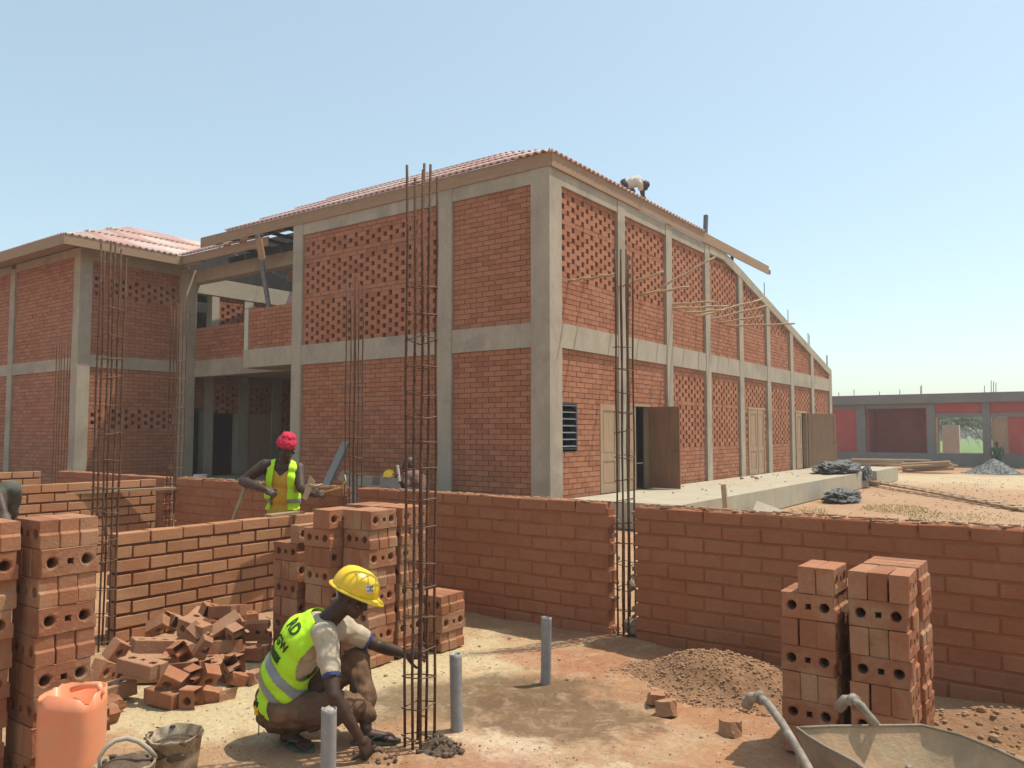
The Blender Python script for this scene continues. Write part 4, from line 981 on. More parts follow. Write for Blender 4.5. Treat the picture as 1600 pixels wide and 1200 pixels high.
dirv = (b - a).normalized(); side = V(-dirv.y, dirv.x, 0).normalized()
a.z = .14; b.z = .04
LD = thing('timber_ladder', 'long rough timber ladder lying from the terrace towards the right edge', 'ladder', a)
for s in (-.12, .12): part('rail', MB().tube([a + side * s, (a + b) / 2 + side * s + V(0, 0, .03), b + side * s], .045, 6), M['wood_pale'], LD)
for k in range(17):
    p = a.lerp(b, (k + .5) / 17); part('rung', MB().cbox(p + V(0, 0, .04), (rnd.uniform(.3, .6), .16, .025), Matrix.Rotation(math.atan2(side.y, side.x) + rnd.uniform(-.1, .1), 3, 'Z')), M['wood_pale'], LD)
rr = random.Random(21); 
for k in range(12):
    fv = FWD + RGT * ((rr.uniform(1320, 1410) - 800) / 1234) + UPV * ((600 - (725 - k * .9)) / 1234); p = EYE + fv * (rr.uniform(40, 42) / fv.y); p.z -= .1; yw = rr.uniform(-.35, .35)
    tag(solo('plank', MB().cbox(p + V(0, 0, .02), (rr.uniform(2.2, 3.6), .22, .05), Matrix.Rotation(yw, 3, 'Z')), M['wood_pale'], p), 'loose board in the flat spread of timber before the far red building', 'plank', 'boards spread before the far building')
for k in range(10):
    fv = FWD + RGT * ((1452 + rr.uniform(-9, 9) - 800) / 1234) + UPV * ((600 - 733) / 1234); p = EYE + fv * (rr.uniform(37, 38.5) / fv.y); p.z = 0
    tag(solo('timber_pole', MB().tube([p + V(-.9, rr.uniform(-.4, .4), .08 + .09 * (k % 4)), p + V(.9, rr.uniform(-.4, .4), .22 + .09 * (k % 4))], .075, 6), M['wood'], p), 'short pole in the woodpile left of the grey gravel heap', 'timber pole', 'poles in the small woodpile')
gvp = G(1553, 740); mound('gravel_heap', gvp.x, gvp.y, 1.1, 1.1, .62, 'gravel', 'pointed heap of grey gravel in front of the far red building', 'gravel heap', 3, 50, 2.0, 1400, 'gravel', cs=(.012, .028))
gvp = G(1602, 734); mound('soil_heap', gvp.x + .8, gvp.y + 1, 1.0, .8, .4, 'soil', 'small soil heap at the right edge beside the gravel', 'soil heap', 5, 40, 1.0, 60, 'clod', cs=(.03, .06))
# surveying stakes / rubble slab near terrace
p = G(1102, 792, .2); tag(solo('wooden_stake', MB().cbox((-5.35, 14.05, .40), (.09, .05, .75), Matrix.Rotation(R(-4), 3, 'Y')), M['wood_pale'], (-5.35, 14.05, .05)), 'upright wooden board standing at the near end of the terrace', 'stake')
tag(solo('rubble_slab', MB().cbox((-5.2, 15.9, .15), (.5, .35, .08), Euler((.5, .35, .3)).to_matrix()), M['concrete'], (-5.2, 15.9, 0)), 'broken pale concrete slab leaning by the terrace foot', 'rubble')
rb = MB(); rr = random.Random(8)
for k in range(40): s = rr.uniform(.01, .03); lump(rb, (rr.uniform(-7.6, -5.8), rr.uniform(14, 26), .49 + s * .3), (s, s, s * .6), k, 1)
for k in range(3): s = rr.uniform(.05, .08); lump(rb, (rr.uniform(-7.5, -6.6), rr.uniform(18, 24), .49 + s * .4), (s, s, s * .6), k, 1)
tag(solo('terrace_rubble', rb, M['clod'], (-6.7, 20, .49)), 'bits of brick and rubble lying on the pale terrace', 'rubble', kind='stuff')

# ------------------------------------------------------------------ far red building
YF = 45.8
FB = thing('red_building', 'single-storey red and grey building beyond the yard, with an empty window opening', 'building', (-6, YF, 0))
def fb(name, a, b, m): return part(name, MB().box(a, b), M[m], FB)
fb('roof_slab', (-16, YF - .25, 3.24), (6, YF + 7, 3.72), 'grey_render'); fb('plinth', (-16, YF - .02, 0), (6, YF + .3, .66), 'grey_render')
for a, b in ((-16, -11.0), (-3.0, 2.4)): fb('red_wall', (a, YF + .1, .662), (b, YF + .3, 3.0), 'red_wall')
fb('red_wall', (-11.0, YF + .1, .66), (-9.95, YF + .3, 3.0), 'red_wall')
for x0, x1 in ((-10.0, -9.55), (-6.58, -6.18), (-4.1, -3.75)): fb('pillar', (x0, YF, .665), (x1, YF + .35, 3.235), 'grey_render')
fb('band_beam', (-9.54, YF + .05, 3.0), (-6.59, YF + .3, 3.235), 'grey_render')
fb('band_beam', (-16, YF + .05, 3.0), (-10.01, YF + .3, 3.235), 'grey_render')
fb('lintel', (-6.17, YF + .02, 2.5), (-4.11, YF + .3, 2.70), 'grey_render'); fb('lintel', (-3.74, YF + .02, 2.5), (6, YF + .3, 2.70), 'grey_render')
fb('red_band', (-6.17, YF + .08, 2.705), (-4.11, YF + .3, 3.235), 'red_wall'); fb('red_band', (-3.74, YF + .08, 2.705), (6, YF + .3, 3.235), 'red_wall')
fb('porch_wall', (-9.5, YF + 2.4, .3), (-6.6, YF + 2.6, 3.2), 'red_wall'); fb('porch_wall', (-9.54, YF + .31, .3), (-9.44, YF + 2.6, 3.2), 'red_wall'); fb('porch_wall', (-6.68, YF + .31, .3), (-6.6, YF + 2.39, 3.2), 'red_wall')
fb('door', (-3.70, YF + .15, .30), (-2.95, YF + .2, 2.48), 'door_pale')
fb('window_sill', (-6.17, YF - .03, .665), (-4.11, YF + .3, .70), 'plaster'); fb('window_frame', (-6.17, YF + .02, .705), (-6.08, YF + .28, 2.49), 'wood_pale')
fb('inner_wall', (-16, YF + 6.6, 0), (-6.9, YF + 6.8, 3.2), 'red_wall'); fb('inner_wall', (-3.0, YF + 6.6, 0), (6, YF + 6.8, 3.2), 'red_wall')
sb = MB()
for x, z, h in ((-10.2, 3.7, .3), (-8.9, 3.7, .18), (-6.9, 3.7, .35), (-6.85, 3.7, .4), (-7.9, 3.7, .25), (-4.0, 3.7, .3), (-3.7, 3.7, .5), (-3.6, 3.7, .45), (-3.5, 3.7, .4), (-11, 3.7, .2)):
    sb.tube([(x, YF + .5, z), (x + .02, YF + .5, z + h * 1.3)], .02, 4)
part('starter_bars', sb, M['rebar'], FB)
tag(solo('concrete_pillar', MB().box((-7.30, 56.8, 0), (-6.35, 57.3, 2.2)), M['plaster'], (-6.8, 57, 0)), 'pale square pillar standing in the green field, seen through the window opening', 'pillar')
def palm(cx, cy, h, label, seed):
    T = thing('palm_tree', label, 'palm tree', (cx, cy, 0)); rr = random.Random(seed)
    part('trunk', MB().tube([(cx, cy, 0), (cx + .1, cy, h * .5), (cx + .15, cy, h)], [.28, .2, .17], 8), M['trunk'], T)
    for k in range(26):
        a = 2 * math.pi * k / 26 + rr.uniform(-.1, .1); el = rr.uniform(.1, 1.1); L = rr.uniform(2.6, 3.6); mb = MB(); d = V(math.cos(a), math.sin(a), 0); s = V(-d.y, d.x, 0); pr = None
        for q in range(15):
            t = q / 14; p = V(cx + .15, cy, h) + d * (L * t) + V(0, 0, L * (el * t - 1.1 * el * t * t - .35 * t * t))
            for sg in (-1, 1):
                l = .62 * math.sin(math.pi * min(1, t * .85 + .12)); e = p + s * sg * l * .8 + d * l * .5 + V(0, 0, -l * .45); mb.add([p - d * .05, p + d * .05, e], [(0, 1, 2)])
            if pr is not None: mb.add([pr - V(0, 0, .03), pr + V(0, 0, .03), p + V(0, 0, .02), p - V(0, 0, .02)], [(0, 1, 2, 3)])
            pr = p
        part('frond', mb, M['leaf'], T)
palm(-7.5, 63, 2.1, 'palm tree with arching fronds seen through the far window opening', 1)
palm(-8.3, 72, 2.6, 'right-hand palm tree behind the pale pillar', 2)
palm(-20.9, 80, 4.2, 'palm crown peeping over the far roof right of the school gable', 3)
def tree(cx, cy, h, r_, label, seed):
    T = thing('tree', label, 'tree', (cx, cy, 0), 'trees beyond the far building'); rr = random.Random(seed)
    part('trunk', MB().tube([(cx, cy, 0), (cx, cy, h * .6)], [.3, .15], 7), M['trunk'], T); mb = MB()
    for k in range(2600):
        d = V(rr.gauss(0, 1), rr.gauss(0, 1), rr.gauss(0, 1)).normalized() * (rr.random() ** .4); p = V(cx + d.x * r_, cy + d.y * r_, h * .62 + d.z * h * .4)
        if noise.noise(p * .6) < -.12: continue
        s = .45; a = V(rr.uniform(-1, 1), rr.uniform(-1, 1), rr.uniform(-1, 1)) * s; b = V(rr.uniform(-1, 1), rr.uniform(-1, 1), rr.uniform(-1, 1)) * s; mb.add([p, p + a, p + b], [(0, 1, 2)])
    part('crown', mb, M['leaf_dark'], T)
for i, (x, y, h, r_, lb) in enumerate(((-36, 180, 6.4, 8, 'dark low tree left in the far window view'), (-24, 185, 6.6, 8, 'dark low tree in the middle of the far window view'), (-12, 182, 6.2, 8, 'dark low tree right in the far window view'))): tree(x, y, h, r_, lb, i)

hd_ = MB(); rr = random.Random(31)
for k in range(5000):
    p = V(rr.uniform(-110, 25), rr.uniform(228, 234), 0); p.z = rr.uniform(0, 5.2 + 1.6 * noise.noise(V(p.x * .15, 0, 0))); a = V(rr.uniform(-1, 1), rr.uniform(-1, 1), rr.uniform(-1, 1)) * 1.4; b = V(rr.uniform(-1, 1), rr.uniform(-1, 1), rr.uniform(-1, 1)) * 1.4; hd_.add([p, p + a, p + b], [(0, 1, 2)])
tag(solo('hedge', hd_, M['leaf_dark'], (-4, 230, 0)), 'dark green hedge behind the field, seen through the far window opening', 'hedge', kind='stuff')
# ================================================================== people
_b = bmesh.new(); bmesh.ops.create_icosphere(_b, subdivisions=3, radius=1); ICO = ([v.co.copy() for v in _b.verts], [tuple(v.index for v in f.verts) for f in _b.faces]); _b.free()
def blob(name, caps, m, parent, voxel=.006, smooth=6, disp=0, dscale=9, cut=None, solid=0, seed=0):
    """closed surface grown round tapered limbs and ellipsoids; caps: ('c', p0, p1, r0, r1) or ('e', centre, radii, 3x3 basis)"""
    mb = MB()
    for c in caps:
        if c[0] == 'c':
            _, p0, p1, r0, r1 = c; p0, p1 = Vector(p0), Vector(p1); dd = p1 - p0
            if dd.length < 1e-4: dd = V(0, 0, 1e-4)
            u = dd.normalized(); a = u.orthogonal().normalized(); b = u.cross(a); vs = [p0 - u * r0]; n = 12
            prof = [(p0, r0, -60), (p0, r0, -30), (p0, r0, 0), (p1, r1, 0), (p1, r1, 30), (p1, r1, 60)]
            for (q, r_, an) in prof:
                ca, sa = math.cos(R(an)) * r_, math.sin(R(an)) * r_
                vs += [q + u * sa + a * (ca * math.cos(k * math.pi / 6)) + b * (ca * math.sin(k * math.pi / 6)) for k in range(n)]
            vs.append(p1 + u * r1); last = len(vs) - 1
            fs = [(0, 1 + (k + 1) % n, 1 + k) for k in range(n)] + [(1+j*n+k, 1+j*n+(k+1) % n, 1+(j+1)*n+(k+1) % n, 1+(j+1)*n+k) for j in range(5) for k in range(n)] + [(last, 1+5*n+k, 1+5*n+(k+1) % n) for k in range(n)]
            mb.add(vs, fs)
        else:
            _, ce, ra, B = c; vs = []
            for v in ICO[0]: q = V(v.x * ra[0], v.y * ra[1], v.z * ra[2]); vs.append(Vector(ce) + (B @ q if B is not None else q))
            mb.add(vs, ICO[1])
    me = mb.mesh(name)
    t = bpy.data.objects.new('tmp', me); COL.objects.link(t)
    r_ = t.modifiers.new('r', 'REMESH'); r_.mode = 'VOXEL'; r_.voxel_size = voxel
    s_ = t.modifiers.new('s', 'SMOOTH'); s_.factor = .5; s_.iterations = smooth
    dg = bpy.context.evaluated_depsgraph_get(); ev = t.evaluated_get(dg); out = bpy.data.meshes.new_from_object(ev)
    bpy.data.objects.remove(t)
    if disp:
        ns = [v.normal.copy() for v in out.vertices]
        for v, nn in zip(out.vertices, ns):
            q = v.co * dscale + V(seed, seed, 0); f = abs(noise.noise(q)) * 2 - .6 + .5 * noise.noise(q * 2.3); v.co += nn * disp * f
    if cut or solid:
        bm = bmesh.new(); bm.from_mesh(out)
        if cut: bmesh.ops.delete(bm, geom=[f for f in bm.faces if cut(f.calc_center_median())], context='FACES')
        bm.to_mesh(out); bm.free()
    off = origin(parent) if parent is not None else V(0, 0, 0)
    for v in out.vertices: v.co -= off
    out.materials.clear(); out.materials.append(m); out.update()
    return link(name, out, m, parent, smooth=True)
def band(src, name, test, m, parent, off=.003):
    """the strip of cloth of src where test holds, lifted off it"""
    bm = bmesh.new(); bm.from_mesh(src.data); o_ = origin(src.parent) if src.parent else V(0,0,0); o_ = origin(src)
    bmesh.ops.delete(bm, geom=[f for f in bm.faces if not test(f.calc_center_median() + o_)], context='FACES')
    bm.normal_update()
    for v in bm.verts: v.co += v.normal * off
    me = bpy.data.meshes.new(name); bm.to_mesh(me); bm.free()
    me.materials.clear(); me.materials.append(m); o = link(name, me, m, parent, smooth=True); o.location = o_ - origin(parent); return o
def basis(x, y, z):
    return Matrix((Vector(x).normalized(), Vector(y).normalized(), Vector(z).normalized())).transposed()
def frame_from(fwd, up):
    f_ = Vector(fwd).normalized(); r_ = f_.cross(Vector(up)).normalized(); u_ = r_.cross(f_); return basis(r_, f_, u_)
def head_caps(c, B, s=1.0):
    """c centre of the head; local x right, y face forward, z up"""
    E = lambda p, ra: ('e', Vector(c) + B @ (Vector(p) * s), tuple(r * s for r in ra), B)
    out = [E((0, -.012, .030), (.074, .095, .088)), E((0, .028, -.045), (.056, .062, .062)), E((0, .055, -.088), (.032, .03, .022)),
           E((0, .088, -.012), (.012, .016, .022)), E((0, .100, -.030), (.018, .014, .012)), E((0, .086, -.056), (.026, .013, .008)), E((0, .084, -.067), (.024, .013, .008)),
           E((.034, .072, .022), (.026, .016, .009)), E((-.034, .072, .022), (.026, .016, .009)), E((.045, .06, -.02), (.024, .02, .018)), E((-.045, .06, -.02), (.024, .02, .018)),
           E((.078, -.01, -.008), (.008, .018, .030)), E((-.078, -.01, -.008), (.008, .018, .030))]
    return out
def eyes(c, B, parent, s=1.0):
    for sx in (-1, 1):
        p = Vector(c) + B @ (V(sx * .031, .073, .004) * s); mb = MB(); lump(mb, p, (.010, .010, .006), 0, 2)
        e = part('eye', mb, M['eye'], parent, True); q = MB(); lump(q, p + B @ V(0, .0085, 0), (.006, .005, .006), 0, 2); part('pupil', q, M['ink'], e, True)
def hand_caps(w, d, nrm, side, curl=25, s=1.0, spread=6, thumb=35, curls=None):
    """w wrist, d finger direction, nrm palm-outward (back of hand) normal, side +1/-1 = where the thumb is along d x nrm"""
    d = Vector(d).normalized(); nrm = (Vector(nrm) - d * Vector(nrm).dot(d)).normalized(); x = d.cross(nrm) * side; w = Vector(w); out = []
    B = basis(x, d, nrm); out.append(('e', w + d * .045 * s, (.040 * s, .050 * s, .016 * s), B)); out.append(('c', w - d * .01, w + d * .02 * s, .024 * s, .026 * s))
    for i, (ox, L) in enumerate(((.028, .072), (.010, .080), (-.009, .074), (-.026, .058))):
        cu = (curls[i] if curls else curl); p = w + d * .080 * s + x * ox * s; out.append(('c', w + d * .03 * s + x * ox * .8 * s, p, .011 * s, .0095 * s))
        a = 0; dd = d
        for k, fr in enumerate((.46, .30, .24)):
            a += R(cu * (.8 if k == 0 else 1.1)); dd = (d * math.cos(a) - nrm * math.sin(a) + x * math.sin(R((1.5 - i) * spread)) * .8).normalized()
            q = p + dd * L * fr * s; out.append(('c', p, q, (.0092 - .0008 * k) * s, (.0086 - .0009 * k) * s)); p = q
    p = w + d * .018 * s + x * .028 * s; t = (d * math.cos(R(thumb)) + x * math.sin(R(thumb)) - nrm * .35).normalized(); q = p + t * .042 * s
    out.append(('c', w + d * .01 * s, p, .015 * s, .014 * s)); out.append(('c', p, q, .0125 * s, .0105 * s)); out.append(('c', q, q + (t * .8 + d * .35 - nrm * .3).normalized() * .032 * s, .0102 * s, .0085 * s))
    return out
def foot_caps(ankle, toe_dir, s=1.0):
    """bare foot, sole flat on the ground plane through ankle height .075"""
    a = Vector(ankle); d = Vector(toe_dir).normalized(); sd = V(-d.y, d.x, 0); z = V(0, 0, 1); B = basis(sd, d, z); out = []
    base = V(a.x, a.y, a.z - .072)
    out.append(('e', base - d * .035 + z * .030, (.031, .038, .030), B)); out.append(('c', a, base + z * .034, .032, .032)); out.append(('c', base + z * .035, base + d * .10 + z * .024, .034, .022))
    out.append(('e', base + d * .115 + z * .020, (.046, .04, .019), B)); 
    for i, ox in enumerate((-.034, -.016, .0, .016, .033)): out.append(('c', base + d * .12 + sd * ox + z * .014, base + d * (.172 - abs(ox + .034) * .35) + sd * ox * 1.1 + z * .010, .0105 if i else .0135, .0085 if i else .0115))
    return out, base
def sandal(base, d, parent):
    d = Vector(d).normalized(); sd = V(-d.y, d.x, 0); mb = MB(); n = 20; vs = []
    for z in (-.012, .004):
        for k in range(n):
            t = 2 * math.pi * k / n; y = math.cos(t) * .138 + .055; w = (.042 + .012 * math.cos(t)) * math.sin(t); vs.append(base + d * y + sd * w + V(0, 0, z))
    mb.add(vs, [(k, (k + 1) % n, n + (k + 1) % n, n + k) for k in range(n)] + [tuple(range(n))[::-1], tuple(range(n, 2 * n))]); part('flip_flop', mb, M['sandal'], parent)
    tg = base + d * .125 + V(0, 0, .012)
    for s in (-1, 1): part('strap', MB().tube([tg, tg + V(0, 0, .016) - d * .02 + sd * s * .012, base + d * .05 + sd * s * .040 + V(0, 0, .034), base + d * .015 + sd * s * .046 + V(0, 0, .004)], .005, 6), M['sandal'], parent, True)

# ---------------- crouching man in hi-vis vest and yellow helmet
FH = V(FWD.x, FWD.y, 0).normalized()     # away from camera, level
def J(x, y, d): return D(x, y, d)
CM = thing('person', 'crouching man in yellow helmet and hi-vis vest gripping the rebar cage', 'person', tuple(G(510, 1165)))
pel = J(440, 1100, 4.42); sp1 = J(447, 1050, 4.42); ch = J(478, 1000, 4.42); nk = J(522, 962, 4.42); hd = J(551, 932, 4.42)
shR = J(509, 994, 4.27); shL = J(537, 982, 4.57)
elR = J(521, 1086, 4.10); wrR = J(563, 1155, 4.13); elL = J(592, 1010, 4.62); wrL = J(636, 1022, 4.55)
hpR = J(442, 1112, 4.33); hpL = J(455, 1105, 4.50); knR = J(548, 1104, 4.36); anR = G(450, 1166, .085) ; knL = J(560, 1030, 4.60); anL = G(572, 1137, .085)
anR = J(453, 1150, 4.36); anR.z = .085
spd = (ch - sp1).normalized(); side_r = (-FH * .90 + RGT * .40 + V(0, 0, .02)).normalized(); tf = spd.cross(side_r) * -1
side_r = (side_r - spd * side_r.dot(spd)).normalized(); TB = basis(side_r, spd.cross(side_r), spd)
def ell(c, sx, sy, sz, g=0): return ('e', c, (sx + g, sy + g, sz + g), TB)
torso = lambda g=0: [ell(pel, .150, .115, .11, g), ell(pel.lerp(sp1, .6), .140, .105, .10, g), ell(sp1, .142, .108, .11, g), ell(sp1.lerp(ch, .5), .150, .112, .11, g), ell(ch, .158, .112, .11, g), ell(ch.lerp(nk, .42), .145, .085, .08, g)]
body = torso() + [('c', ch.lerp(nk, .5), hd.lerp(nk, .35), .062, .052), ('c', nk, hd, .052, .05)]
hfw = (RGT * .86 - V(0, 0, 1) * .42 - FH * .10).normalized(); HBs = frame_from(hfw, V(0, 0, 1) + RGT * .4)
HS = .96; body += head_caps(hd, HBs, HS)
for sh, el, wr in ((shR, elR, wrR), (shL, elL, wrL)):
    body += [('c', ch.lerp(nk, .5), sh, .06, .055), ('c', sh, el, .052, .036), ('c', el, el.lerp(wr, .35), .037, .038), ('c', el.lerp(wr, .35), wr, .038, .024)]
for hp, kn, an in ((hpR, knR, anR), (hpL, knL, anL)):
    body += [('c', hp, kn, .085, .056), ('c', kn, kn.lerp(an, .35), .053, .052), ('c', kn.lerp(an, .35), an, .052, .033)]
fR, bR = foot_caps(anR, V(RGT.x, RGT.y, 0) * .8 - FH * .55); fL, bL = foot_caps(anL, V(RGT.x, RGT.y, 0) * .97 + FH * .1)
body += fR + fL
body += hand_caps(wrR, J(588, 1192, 4.14) - wrR, -FH * .5 + RGT * .3 + V(0, 0, 1) * .55, -1, s=1.0, curls=[14, 38, 48, 52], thumb=30)
body += hand_caps(wrL, J(658, 1020, 4.50) - wrL, V(0, 0, 1) * .5 - FH * .8, 1, curl=48, thumb=50)
SK = blob('body', body, M['skin'], CM, .0055, 4); eyes(hd, HBs, CM, HS)
shirt = torso(.010) + [('c', ch.lerp(nk, .45), shR, .075, .074), ('c', shR, shR.lerp(elR, .62), .072, .056), ('c', ch.lerp(nk, .45), shL, .075, .072), ('c', shL, shL.lerp(elL, .55), .070, .060)]
eR = shR.lerp(elR, .62); dR = (elR - shR).normalized(); eL = shL.lerp(elL, .58); dL = (elL - shL).normalized()
SHI = blob('t_shirt', shirt, M['shirt_beige'], CM, .008, 5, .010, 11, cut=lambda p: ((p - eR).dot(dR) > .03 and (p - eR).length < .12) or ((p - eL).dot(dL) > .03 and (p - eL).length < .12))
band(SHI, 'cuff', lambda p: ((p - eR).dot(dR) > .012 and (p - eR).length < .10), M['cuff_blue'], SHI, .003)
band(SHI, 'cuff', lambda p: ((p - eL).dot(dL) > .012 and (p - eL).length < .10), M['cuff_blue'], SHI, .003)
# vest: open front, wide armholes
vf = TB @ V(0, 1, 0); back_dir = -hfw
chest_front = spd.cross(side_r); 
if chest_front.dot(RGT) < 0: chest_front = -chest_front
def vest_cut(p):
    q = p - ch; u = q.dot(spd); s = q.dot(side_r); fr = q.dot(chest_front)
    if (p - sp1).dot(spd) < -.20: return True
    if u > .155: return True
    armr = V(s - .165, fr - .03, (u - .02)); 
    if abs(s) > .075 and (fr - .060) ** 2 / .0062 + (u + .03) ** 2 / .017 < 1: return True
    if fr > .03 and abs(s) < .045 + max(0, u) * .3: return True
    if u > .08 and fr > -.02 and abs(s) < .06: return True
    return False
vest_caps = torso(.030) + [('c', ch.lerp(nk, .45), ch.lerp(nk, .45).lerp(shR, .75), .088, .085), ('c', ch.lerp(nk, .45), ch.lerp(nk, .45).lerp(shL, .75), .088, .085)]
VE = blob('vest', vest_caps, M['hivis'], CM, .007, 6, .007, 7, cut=vest_cut, seed=3)
band(VE, 'reflective_band', lambda p: -.235 < (p - ch).dot(spd) + .25 * (p - ch).dot(chest_front) < -.185, M['reflect'], VE)
band(VE, 'reflective_band', lambda p: -.335 < (p - ch).dot(spd) + .25 * (p - ch).dot(chest_front) < -.29, M['reflect'], VE)
# print on the back of the vest
def project_text(txt, centre, xdir, ydir, size, src, parent, m, off=.004, box=None):
    cu = bpy.data.curves.new('t', 'FONT'); cu.body = txt; cu.size = size; cu.align_x = 'CENTER'; cu.align_y = 'CENTER'; cu.offset = size * .035; cu.resolution_u = 3
    t = bpy.data.objects.new('t', cu); COL.objects.link(t); dg = bpy.context.evaluated_depsgraph_get(); me = bpy.data.meshes.new_from_object(t.evaluated_get(dg)); bpy.data.objects.remove(t)
    bm = bmesh.new(); bm.from_mesh(me)
    for _ in range(2):
        bmesh.ops.triangulate(bm, faces=bm.faces[:]); ed = [e for e in bm.edges if e.calc_length() > size * .15]
        if ed: bmesh.ops.subdivide_edges(bm, edges=ed, cuts=1)
    bmesh.ops.triangulate(bm, faces=bm.faces[:])
    o_ = origin(src); bvh = BVHTree.FromPolygons([v.co + o_ for v in src.data.vertices], [tuple(p.vertices) for p in src.data.polygons])
    xd = Vector(xdir).normalized(); yd = Vector(ydir).normalized(); nn = xd.cross(yd)
    for v in bm.verts:
        p = Vector(centre) + xd * v.co.x + yd * v.co.y + nn * .35; hit = bvh.ray_cast(p, -nn)
        v.co = (hit[0] + hit[1] * off) if hit[0] else p - nn * .35
    bm.to_mesh(me); bm.free(); org = origin(parent)
    for v in me.vertices: v.co -= org
    me.materials.clear(); me.materials.append(m); return link('lettering', me, m, parent)
bk = -chest_front
tx_x = (side_r * .85 + chest_front * .1)
tn = (bk * .8 + side_r * .55).normalized(); xd_ = spd.cross(tn) * -1
xd_ = (side_r * .82 + chest_front * .57); xd_ = (xd_ - spd * xd_.dot(spd)).normalized()
tc = lambda u, s: ch + spd * u + xd_ * s + bk * .1 + side_r * .05
project_text('RD', tc(.06, .0), xd_, spd, .085, VE, VE, M['ink_green'])
project_text('GW', tc(-.045, .0), xd_, spd, .075, VE, VE, M['ink_green'])
project_text('\u25a0\u25a0', tc(-.5, .0), xd_, spd, .01, VE, VE, M['ink_green']) if False else None
band(VE, 'printed_bar', lambda p: -.135 < (p - ch).dot(spd) < -.095 and (p - ch).dot(chest_front) < -.045 and -.05 < (p - ch).dot(side_r) < .12, M['ink_green'], VE, .003)
trs = []
for hp, kn, an, e in ((hpR, knR, anR, .62), (hpL, knL, anL, .80)):
    trs += [('c', hp, kn, .108, .078), ('c', kn, kn.lerp(an, e * .5), .075, .070), ('c', kn.lerp(an, e * .5), kn.lerp(an, e), .070, .066)]
trs += [('e', pel - spd * .03, (.165, .135, .12), TB), ('e', pel - spd * .02 - RGT * .01, (.168, .14, .11), TB)]
blob('trousers', trs, M['trouser'], CM, .007, 4, .017, 10, seed=7)
sandal(bR - V(0, 0, .0), V(RGT.x, RGT.y, 0) * .8 - FH * .55, CM); sandal(bL, V(RGT.x, RGT.y, 0) * .97 + FH * .1, CM)
# helmet
def helmet(c, B, parent, label=None, s=1.0, sticker=True):
    vs = []; n = 36; rings = []
    for j in range(11):
        t = j / 10 * math.pi / 2
        for k in range(n):
            a = 2 * math.pi * k / n; r_ = math.cos(t) ** .75; x = .112 * r_ * math.cos(a); y = .138 * r_ * math.sin(a); z = .118 * math.sin(t) ** .95
            ridge_ = .006 * math.exp(-(x / .016) ** 2) * (1 if j > 2 else 0); vs.append(V(x, y, z + ridge_))
    fs = [(j*n+k, j*n+(k+1) % n, (j+1)*n+(k+1) % n, (j+1)*n+k) for j in range(10) for k in range(n)]
    o = len(vs)
    for (rr_, dz) in ((1.0, -.002), (1.13, -.010), (1.135, -.014), (1.0, -.012)):
        for k in range(n):
            a = 2 * math.pi * k / n; pk = (.032 * max(0, math.sin(a)) ** 3) * (rr_ > 1.05); vs.append(V(.112 * rr_ * math.cos(a), .138 * rr_ * math.sin(a) + pk, dz - pk * .35))
    fs += [(o+j*n+(k+1) % n, o+j*n+k, o+(j+1)*n+k, o+(j+1)*n+(k+1) % n) for j in range(3) for k in range(n)]
    mb = MB().add([Vector(c) + B @ (v * s) for v in vs], fs); H = part('helmet', mb, M['helmet'], parent, True)
    return H
hc = hd + HBs @ (V(0, -.005, .045) * HS); hB2 = frame_from((RGT * .90 - V(0, 0, 1) * .36 - FH * .22), V(0, 0, 1) + RGT * .3)
HM = helmet(hc, hB2, CM)
# helmet sticker
sc_ = hc + hB2 @ V(.055, .118, .04); sn = (hB2 @ V(.45, .85, .25)).normalized(); sx_ = V(0, 0, 1).cross(sn).normalized(); sy_ = sn.cross(sx_)
HMw = HM.data; bvh = BVHTree.FromPolygons([v.co + origin(HM) for v in HMw.vertices], [tuple(p.vertices) for p in HMw.polygons])
mbs = MB(); vs = []; K = 6
for j in range(K + 1):
    for i in range(K + 1):
        p = hc + hB2 @ V(.02, .02, .03) + sn * .3 + sx_ * (.045 * (i / K - .5)) + sy_ * (.04 * (j / K - .5)); h_ = bvh.ray_cast(p, -sn); vs.append(h_[0] + sn * .002 if h_[0] else p - sn * .2)
mbs.add(vs, [(j*(K+1)+i, j*(K+1)+i+1, (j+1)*(K+1)+i+1, (j+1)*(K+1)+i) for j in range(K) for i in range(K)]); STK = part('sticker', mbs, M['white'], HM)
for tx_, dy in (('CCAB', .010), ('X', .0), ('KTUS', -.011)):
    try: project_text(tx_, hc + hB2 @ V(.02, .02, .03) + sy_ * dy, sx_, sy_, .0145, STK, STK if False else HM, M['ink'], .0015)
    except Exception: pass
part('chin_strap', MB().tube([hc + hB2 @ V(.095, -.07, -.01), hd + HBs @ V(.075, -.06, -.02), hd + HBs @ V(.06, -.085, -.05)], .007, 6), M['reflect'], CM, True)
# tape measure clipped at his hip
tm = J(405, 1108, 4.34); TM = thing('tape_measure', 'small yellow tape measure hanging at the hip of the crouching man', 'tape measure', tm)
part('case', MB().cbox(tm, (.03, .05, .05), Matrix.Rotation(.4, 3, 'Z')), M['helmet'], TM); part('clip', MB().cbox(tm + V(0, 0, .03), (.034, .05, .025)), M['ink'], TM); part('cord', MB().tube([tm - V(0, 0, .02), tm - V(0, 0, .14)], .003, 5), M['ink'], TM)

